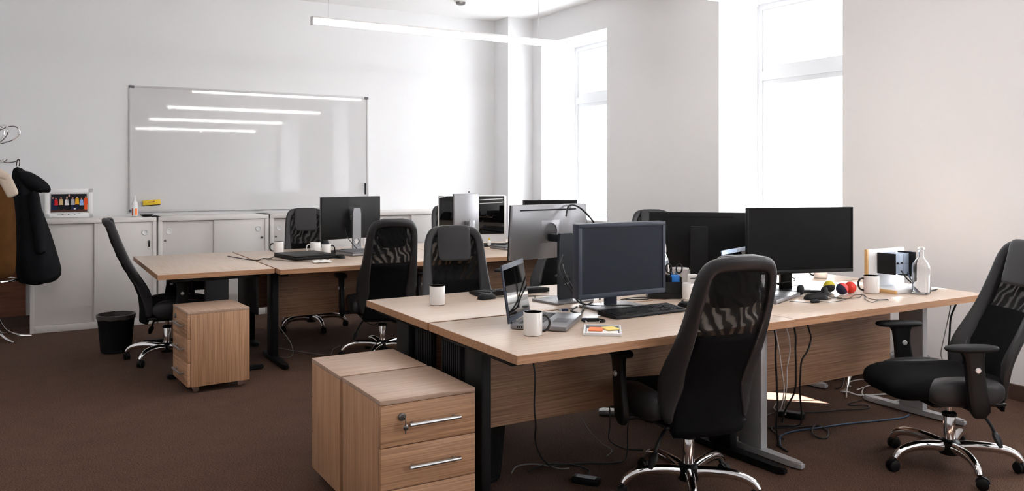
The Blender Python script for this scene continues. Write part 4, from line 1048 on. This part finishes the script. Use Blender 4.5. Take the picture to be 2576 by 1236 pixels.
cable('pale cable wavering down in front of the striped wooden panel', [(3.36, 2.94, .70), (3.372, 2.91, .622), (3.39, 2.91, .528), (3.369, 2.91, .428), (3.366, 2.91, .336), (3.45, 3.0, .2), (3.75, 3.25, .05), (3.9, 3.42, f)], .003, 'white_cable')
cable('grey cable slung in a long curve across the striped wooden panel', [(3.46, 3.03, .70), (3.476, 3.0, .601), (3.566, 3.0, .511), (3.677, 3.0, .456), (3.824, 3.0, .44), (3.993, 3.0, .466), (4.133, 3.0, .542), (4.179, 3.0, .583), (4.23, 3.02, .70)], .0032, 'grey_cable')
cable('coil of black cable hanging from under the desk beside the chair back', [(3.30, 3.1, .70), (3.325, 3.1, .56), (3.328, 3.1, .466), (3.307, 3.1, .447), (3.319, 3.1, .414), (3.357, 3.095, .399), (3.376, 3.09, .424), (3.351, 3.09, .457), (3.313, 3.09, .457), (3.357, 3.085, .468), (3.406, 3.08, .421), (3.397, 3.08, .373), (3.357, 3.08, .35), (3.313, 3.08, .351)], .0035)
cable('dark blue cable snaking over the carpet under the sideways chair', [(3.40, 2.98, f), (3.535, 3.095, f), (3.668, 3.113, f), (3.829, 3.084, f), (4.028, 3.052, f), (4.212, 3.005, f), (4.407, 2.962, f), (4.5, 2.98, f)], .005, 'blue_cable')
cable('black cable looping once on the carpet below the blue one', [(3.45, 3.36, f), (3.57, 3.238, f), (3.656, 3.186, f), (3.79, 3.133, f), (3.86, 3.108, f), (3.84, 3.05, f), (3.817, 3.008, f), (3.721, 2.945, f), (3.684, 2.967, f), (3.70, 3.02, f + .005), (3.76, 3.07, .018), (3.821, 3.10, .018)], .0045)
cable('black cable running past the sun patch and doubling back at the foot of the desk', [(3.862, 3.386, .012), (4.059, 3.298, f), (4.246, 3.246, f), (4.392, 3.188, f), (4.461, 3.238, f), (4.376, 3.288, f), (4.396, 3.317, f), (4.459, 3.321, f), (4.50, 3.30, .016)], .004)
cable('white cable drooping from the panel over the silver foot of the desk', [(4.36, 3.30, .32), (4.40, 3.32, .2), (4.43, 3.36, .09), (4.46, 3.42, .05), (4.50, 3.40, .045), (4.597, 3.40, .012), (4.70, 3.37, f), (4.797, 3.337, f)], .005, 'white_cable')
cable('black cable drooping beside the white one over the silver desk foot', [(4.35, 3.32, .32), (4.385, 3.34, .2), (4.415, 3.38, .1), (4.45, 3.45, .06), (4.50, 3.50, .05)], .004)
cable('white cable rising in an arc from the carpet towards the drawer pedestal', [(4.51, 3.42, f), (4.62, 3.50, .02), (4.74, 3.56, .08), (4.86, 3.6, .16), (4.96, 3.62, .22)], .0045, 'white_cable')
cable('white cable crossing the carpet behind the sideways chair', [(4.794, 3.504, f), (4.66, 3.41, f), (4.66, 3.30, f), (4.68, 3.22, f), (4.78, 3.20, f)], .004, 'white_cable')
cable('white plug cable looped on the carpet before the half hidden pedestal', [(4.721, 3.547, .02), (4.788, 3.628, f), (4.85, 3.66, f), (4.98, 3.66, f), (5.0, 3.60, f), (4.93, 3.54, f), (4.839, 3.513, f + .004), (4.72, 3.50, f)], .004, 'white_cable')
cable('grey cable entering the black adapter from the chair side', [(3.55, 3.30, f), (3.634, 3.356, f), (3.747, 3.398, f), (3.82, 3.395, .014)], .0035, 'grey_cable')
cable('pale cable curling on the dark carpet beside the hidden waste bin', [(1.985, 3.36, f), (2.054, 3.426, f), (2.138, 3.414, f), (2.195, 3.342, f), (2.219, 3.29, f), (2.252, 3.26, .012)], .0035, 'grey_cable')
cable('black cable looped around the adapter on the dark carpet', [(2.067, 3.34, f), (2.128, 3.363, f), (2.216, 3.37, f), (2.304, 3.30, f), (2.325, 3.20, f), (2.27, 3.15, f), (2.235, 3.12, .014)], .0035)
cable('thin grey wire curving down behind the panel onto the dark carpet', [(2.30, 3.40, .32), (2.40, 3.4, .231), (2.464, 3.4, .13), (2.56, 3.42, .04), (2.60, 3.38, f), (2.52, 3.32, f)], .002, 'grey_cable')
cable('black cable dropping from the pale adapter to the chair base', [(2.62, 3.45, .36), (2.617, 3.42, .189), (2.61, 3.41, .12), (2.60, 3.40, .05), (2.67, 3.36, f), (2.74, 3.30, f)], .0035)
cable('thick black cable running down from the desk end by the window wall', [(4.572, 2.735, .70), (4.562, 2.74, .671), (4.541, 2.75, .612), (4.529, 2.75, .522), (4.518, 2.75, .387), (4.56, 2.76, .2), (4.66, 2.85, f), (4.70, 2.95, f)], .0055)
cable('thin grey cable swaying beside the thick one at the desk end', [(4.505, 2.73, .70), (4.51, 2.735, .671), (4.525, 2.755, .613), (4.475, 2.75, .505), (4.445, 2.75, .418), (4.46, 2.75, .372), (4.54, 2.78, .17), (4.66, 2.92, f), (4.72, 3.05, f)], .003, 'grey_cable')
zz = Z + .004
cable('black lead looping over the end table seam to the closed black laptop', [(1.45, 7.15, zz), (1.562, 6.692, zz), (1.653, 6.80, zz), (1.70, 6.77, zz), (1.76, 6.86, zz + .004), (1.80, 6.83, zz + .01), (1.82, 6.80, zz + .012)], .0035)
cable('thin dark lead lying along the front of the closed black laptop', [(1.66, 6.70, zz), (1.74, 6.60, zz), (1.80, 6.46, zz), (1.86, 6.42, zz), (1.93, 6.41, zz), (2.0, 6.43, zz), (2.10, 6.46, zz)], .002)
cable('black lead running from the monitor back down to the rear desk', [(2.47, 7.14, .95), (2.46, 7.06, .88), (2.5, 6.99, .80), (2.56, 6.97, zz), (2.66, 7.0, zz), (2.74, 7.05, .80), (2.70, 7.12, .9)], .0035)
cable('tangled black lead on the grey laptop before the white computer', [(3.78, 6.65, Z + .038), (3.83, 6.60, Z + .038), (3.89, 6.66, Z + .039), (3.95, 6.60, Z + .038), (3.89, 6.56, Z + .042), (3.83, 6.63, Z + .046), (3.93, 6.68, Z + .046), (4.01, 6.62, Z + .038)], .004)
cable('bundle of black leads hanging through the stand hole to the desk', [(2.48, 3.66, 1.0), (2.43, 3.62, .93), (2.43, 3.58, .88), (2.45, 3.53, .82), (2.47, 3.50, .77), (2.50, 3.47, zz + .01), (2.58, 3.52, zz + .01)], .0045)
cable('second black lead of the bundle sweeping forward to the open laptop', [(2.46, 3.63, .95), (2.44, 3.57, .9), (2.47, 3.51, .80), (2.47, 3.45, zz + .012), (2.40, 3.36, zz), (2.34, 3.30, zz), (2.28, 3.28, zz + .02), (2.33, 3.36, zz + .008), (2.42, 3.44, zz + .008)], .0045)
cable('black lead arching over the top corner of the silver-backed monitor', [(2.58, 3.77, 1.20), (2.62, 3.80, 1.255), (2.68, 3.80, 1.25), (2.73, 3.77, 1.20), (2.76, 3.73, 1.13), (2.77, 3.7, 1.0), (2.74, 3.66, .85), (2.70, 3.62, zz)], .005)
cable('black keyboard lead tucked behind the slate-framed monitor', [(2.70, 3.26, zz), (2.66, 3.30, zz + .016), (2.58, 3.34, zz + .016), (2.50, 3.38, zz + .016), (2.47, 3.45, zz + .02)], .003)
cable('angular loop of black lead behind the slate-framed monitor foot', [(2.80, 3.56, zz), (2.90, 3.58, zz), (2.98, 3.55, zz), (2.93, 3.50, zz), (2.80, 3.52, zz + .006)], .003, n=3)
cable('mouse lead wandering from the far-side mouse to the keyboard', [(2.255, 3.99, zz), (2.32, 3.96, zz), (2.40, 3.92, zz), (2.46, 3.90, zz), (2.42, 3.84, zz), (2.5, 3.78, zz)], .002)
cable('long thin mouse lead lying across the desk behind the open laptop', [(2.50, 4.03, zz), (2.44, 3.98, zz), (2.5, 3.90, zz), (2.6, 3.84, zz), (2.7, 3.80, zz)], .002)
cable('thin headset wire wandering past the juggling balls to the desk edge', [(3.55, 3.05, zz), (3.60, 2.975, zz), (3.645, 2.955, zz + .008), (3.70, 2.925, zz), (3.80, 2.92, zz), (3.95, 2.97, zz), (4.06, 3.02, zz), (4.09, 2.98, zz), (3.98, 2.90, zz), (3.90, 2.80, zz), (4.0, 2.83, zz), (4.07, 2.82, zz)], .0018)
cable('second thin wire trailing from the mouse over the pale desk', [(3.80, 3.0, zz), (3.88, 2.955, zz), (4.0, 2.95, zz), (4.10, 3.0, zz), (4.0, 2.88, zz), (4.05, 2.80, zz)], .0018)
cable('black lead climbing from the headset to the wide monitor stand', [(3.86, 3.36, zz + .02), (3.82, 3.42, .80), (3.80, 3.45, .86), (3.84, 3.48, .93), (3.90, 3.47, .97)], .004)
cable('spiral of leads around the stand of the wide dark monitor', [Vector((3.878 + .056 * math.cos(k * .7), 3.362 + .056 * math.sin(k * .7), zz + .018 + .006 * k)) for k in range(22)], .003, n=1)
cable('black lead strung from the wide monitor to the desk of the black one', [(3.75, 3.42, .90), (3.66, 3.46, .85), (3.58, 3.5, .80), (3.5, 3.5, zz), (3.40, 3.46, zz)], .0035)
cable('dark lead bowing from the socket box to the desk behind the clear bottle', [(4.43, 2.985, .865), (4.44, 2.955, .82), (4.48, 2.935, zz + .04), (4.54, 2.912, zz), (4.62, 2.905, zz), (4.70, 2.93, zz)], .004)
cable('blue lead hanging below the socket box on the white display board', [(4.50, 2.99, .85), (4.50, 2.97, .81), (4.54, 2.96, .778), (4.60, 2.965, zz + .03), (4.66, 2.985, zz + .022), (4.70, 3.0, zz)], .004, 'blue_cable')
cable('grey lead drooping under the rear desk beside the black leg', [(1.655, 6.42, .30), (1.70, 6.38, .22), (1.76, 6.35, .12), (1.77, 6.34, .03), (1.72, 6.38, f), (1.67, 6.52, f)], .003, 'grey_cable')
cable('black cable sagging under the rear desk behind the lever of the chair', [(2.30, 6.40, .34), (2.36, 6.36, .24), (2.45, 6.35, .2), (2.52, 6.38, .26), (2.54, 6.42, .36)], .0035)
cable('thin wire lying on the carpet under the rear desks', [(1.72, 6.9, f), (1.85, 6.6, f), (2.0, 6.35, f), (2.06, 6.30, f), (2.15, 6.5, f), (2.25, 6.6, f)], .0025, 'grey_cable')

# ------------------------------------------------------------------ camera, daylight, view
cam = bpy.data.cameras.new('camera'); co = bpy.data.objects.new('camera', cam); COL.objects.link(co); S.camera = co
cam.sensor_fit = 'HORIZONTAL'; cam.sensor_width = 36; cam.lens = 2059.5 / 2576 * 36; cam.shift_y = (439.8 - 618) / 2576
cam.clip_start = .05
co.location = (0, 0, 1.43); co.rotation_euler = (PI / 2, 0, -.53417)
w = bpy.data.worlds.new('sky'); S.world = w; w.use_nodes = True; nt = w.node_tree; nt.nodes.clear()
bg = nt.nodes.new('ShaderNodeBackground'); bg.inputs['Color'].default_value = (.93, .965, 1, 1); bg.inputs['Strength'].default_value = 7.6
wo = nt.nodes.new('ShaderNodeOutputWorld'); nt.links.new(bg.outputs['Background'], wo.inputs['Surface'])
sun = bpy.data.lights.new('sun', 'SUN'); so = bpy.data.objects.new('sun', sun); COL.objects.link(so)
sun.energy = 70; sun.angle = R(.53); sun.color = (1, .985, .97)
el = R(31); d = Vector((-.70 * math.cos(el), .713 * math.cos(el), -math.sin(el)))
so.rotation_euler = d.to_track_quat('-Z', 'Y').to_euler(); so.location = (9, -3, 6)
for i, (y0, y1, z0, z1) in enumerate(WIN):
    L = bpy.data.lights.new('window_portal', 'AREA'); L.shape = 'RECTANGLE'; L.size = y1 - y0; L.size_y = z1 - z0; L.cycles.is_portal = True
    o = bpy.data.objects.new('window_portal', L); COL.objects.link(o); o.location = (5.99, (y0 + y1) / 2, (z0 + z1) / 2); o.rotation_euler = (0, R(90), 0)
    o.rotation_euler = Vector((-1, 0, 0)).to_track_quat('-Z', 'Z').to_euler()
for x0, x1 in FW:
    L = bpy.data.lights.new('window_portal', 'AREA'); L.shape = 'RECTANGLE'; L.size = x1 - x0; L.size_y = 2.12; L.cycles.is_portal = True
    o = bpy.data.objects.new('window_portal', L); COL.objects.link(o); o.location = ((x0 + x1) / 2, YF - .21, 1.96)
    o.rotation_euler = Vector((0, 1, 0)).to_track_quat('-Z', 'Z').to_euler()
S.view_settings.view_transform = 'Standard'; S.view_settings.look = 'None'; S.view_settings.gamma = 1; S.view_settings.use_curve_mapping = False
S.view_settings.exposure = 1.05
cy = S.cycles
cy.use_denoising = True; cy.max_bounces = 10; cy.diffuse_bounces = 6; cy.glossy_bounces = 4; cy.transmission_bounces = 6; cy.transparent_max_bounces = 12
cy.caustics_reflective = False; cy.caustics_refractive = False; cy.sample_clamp_indirect = 8
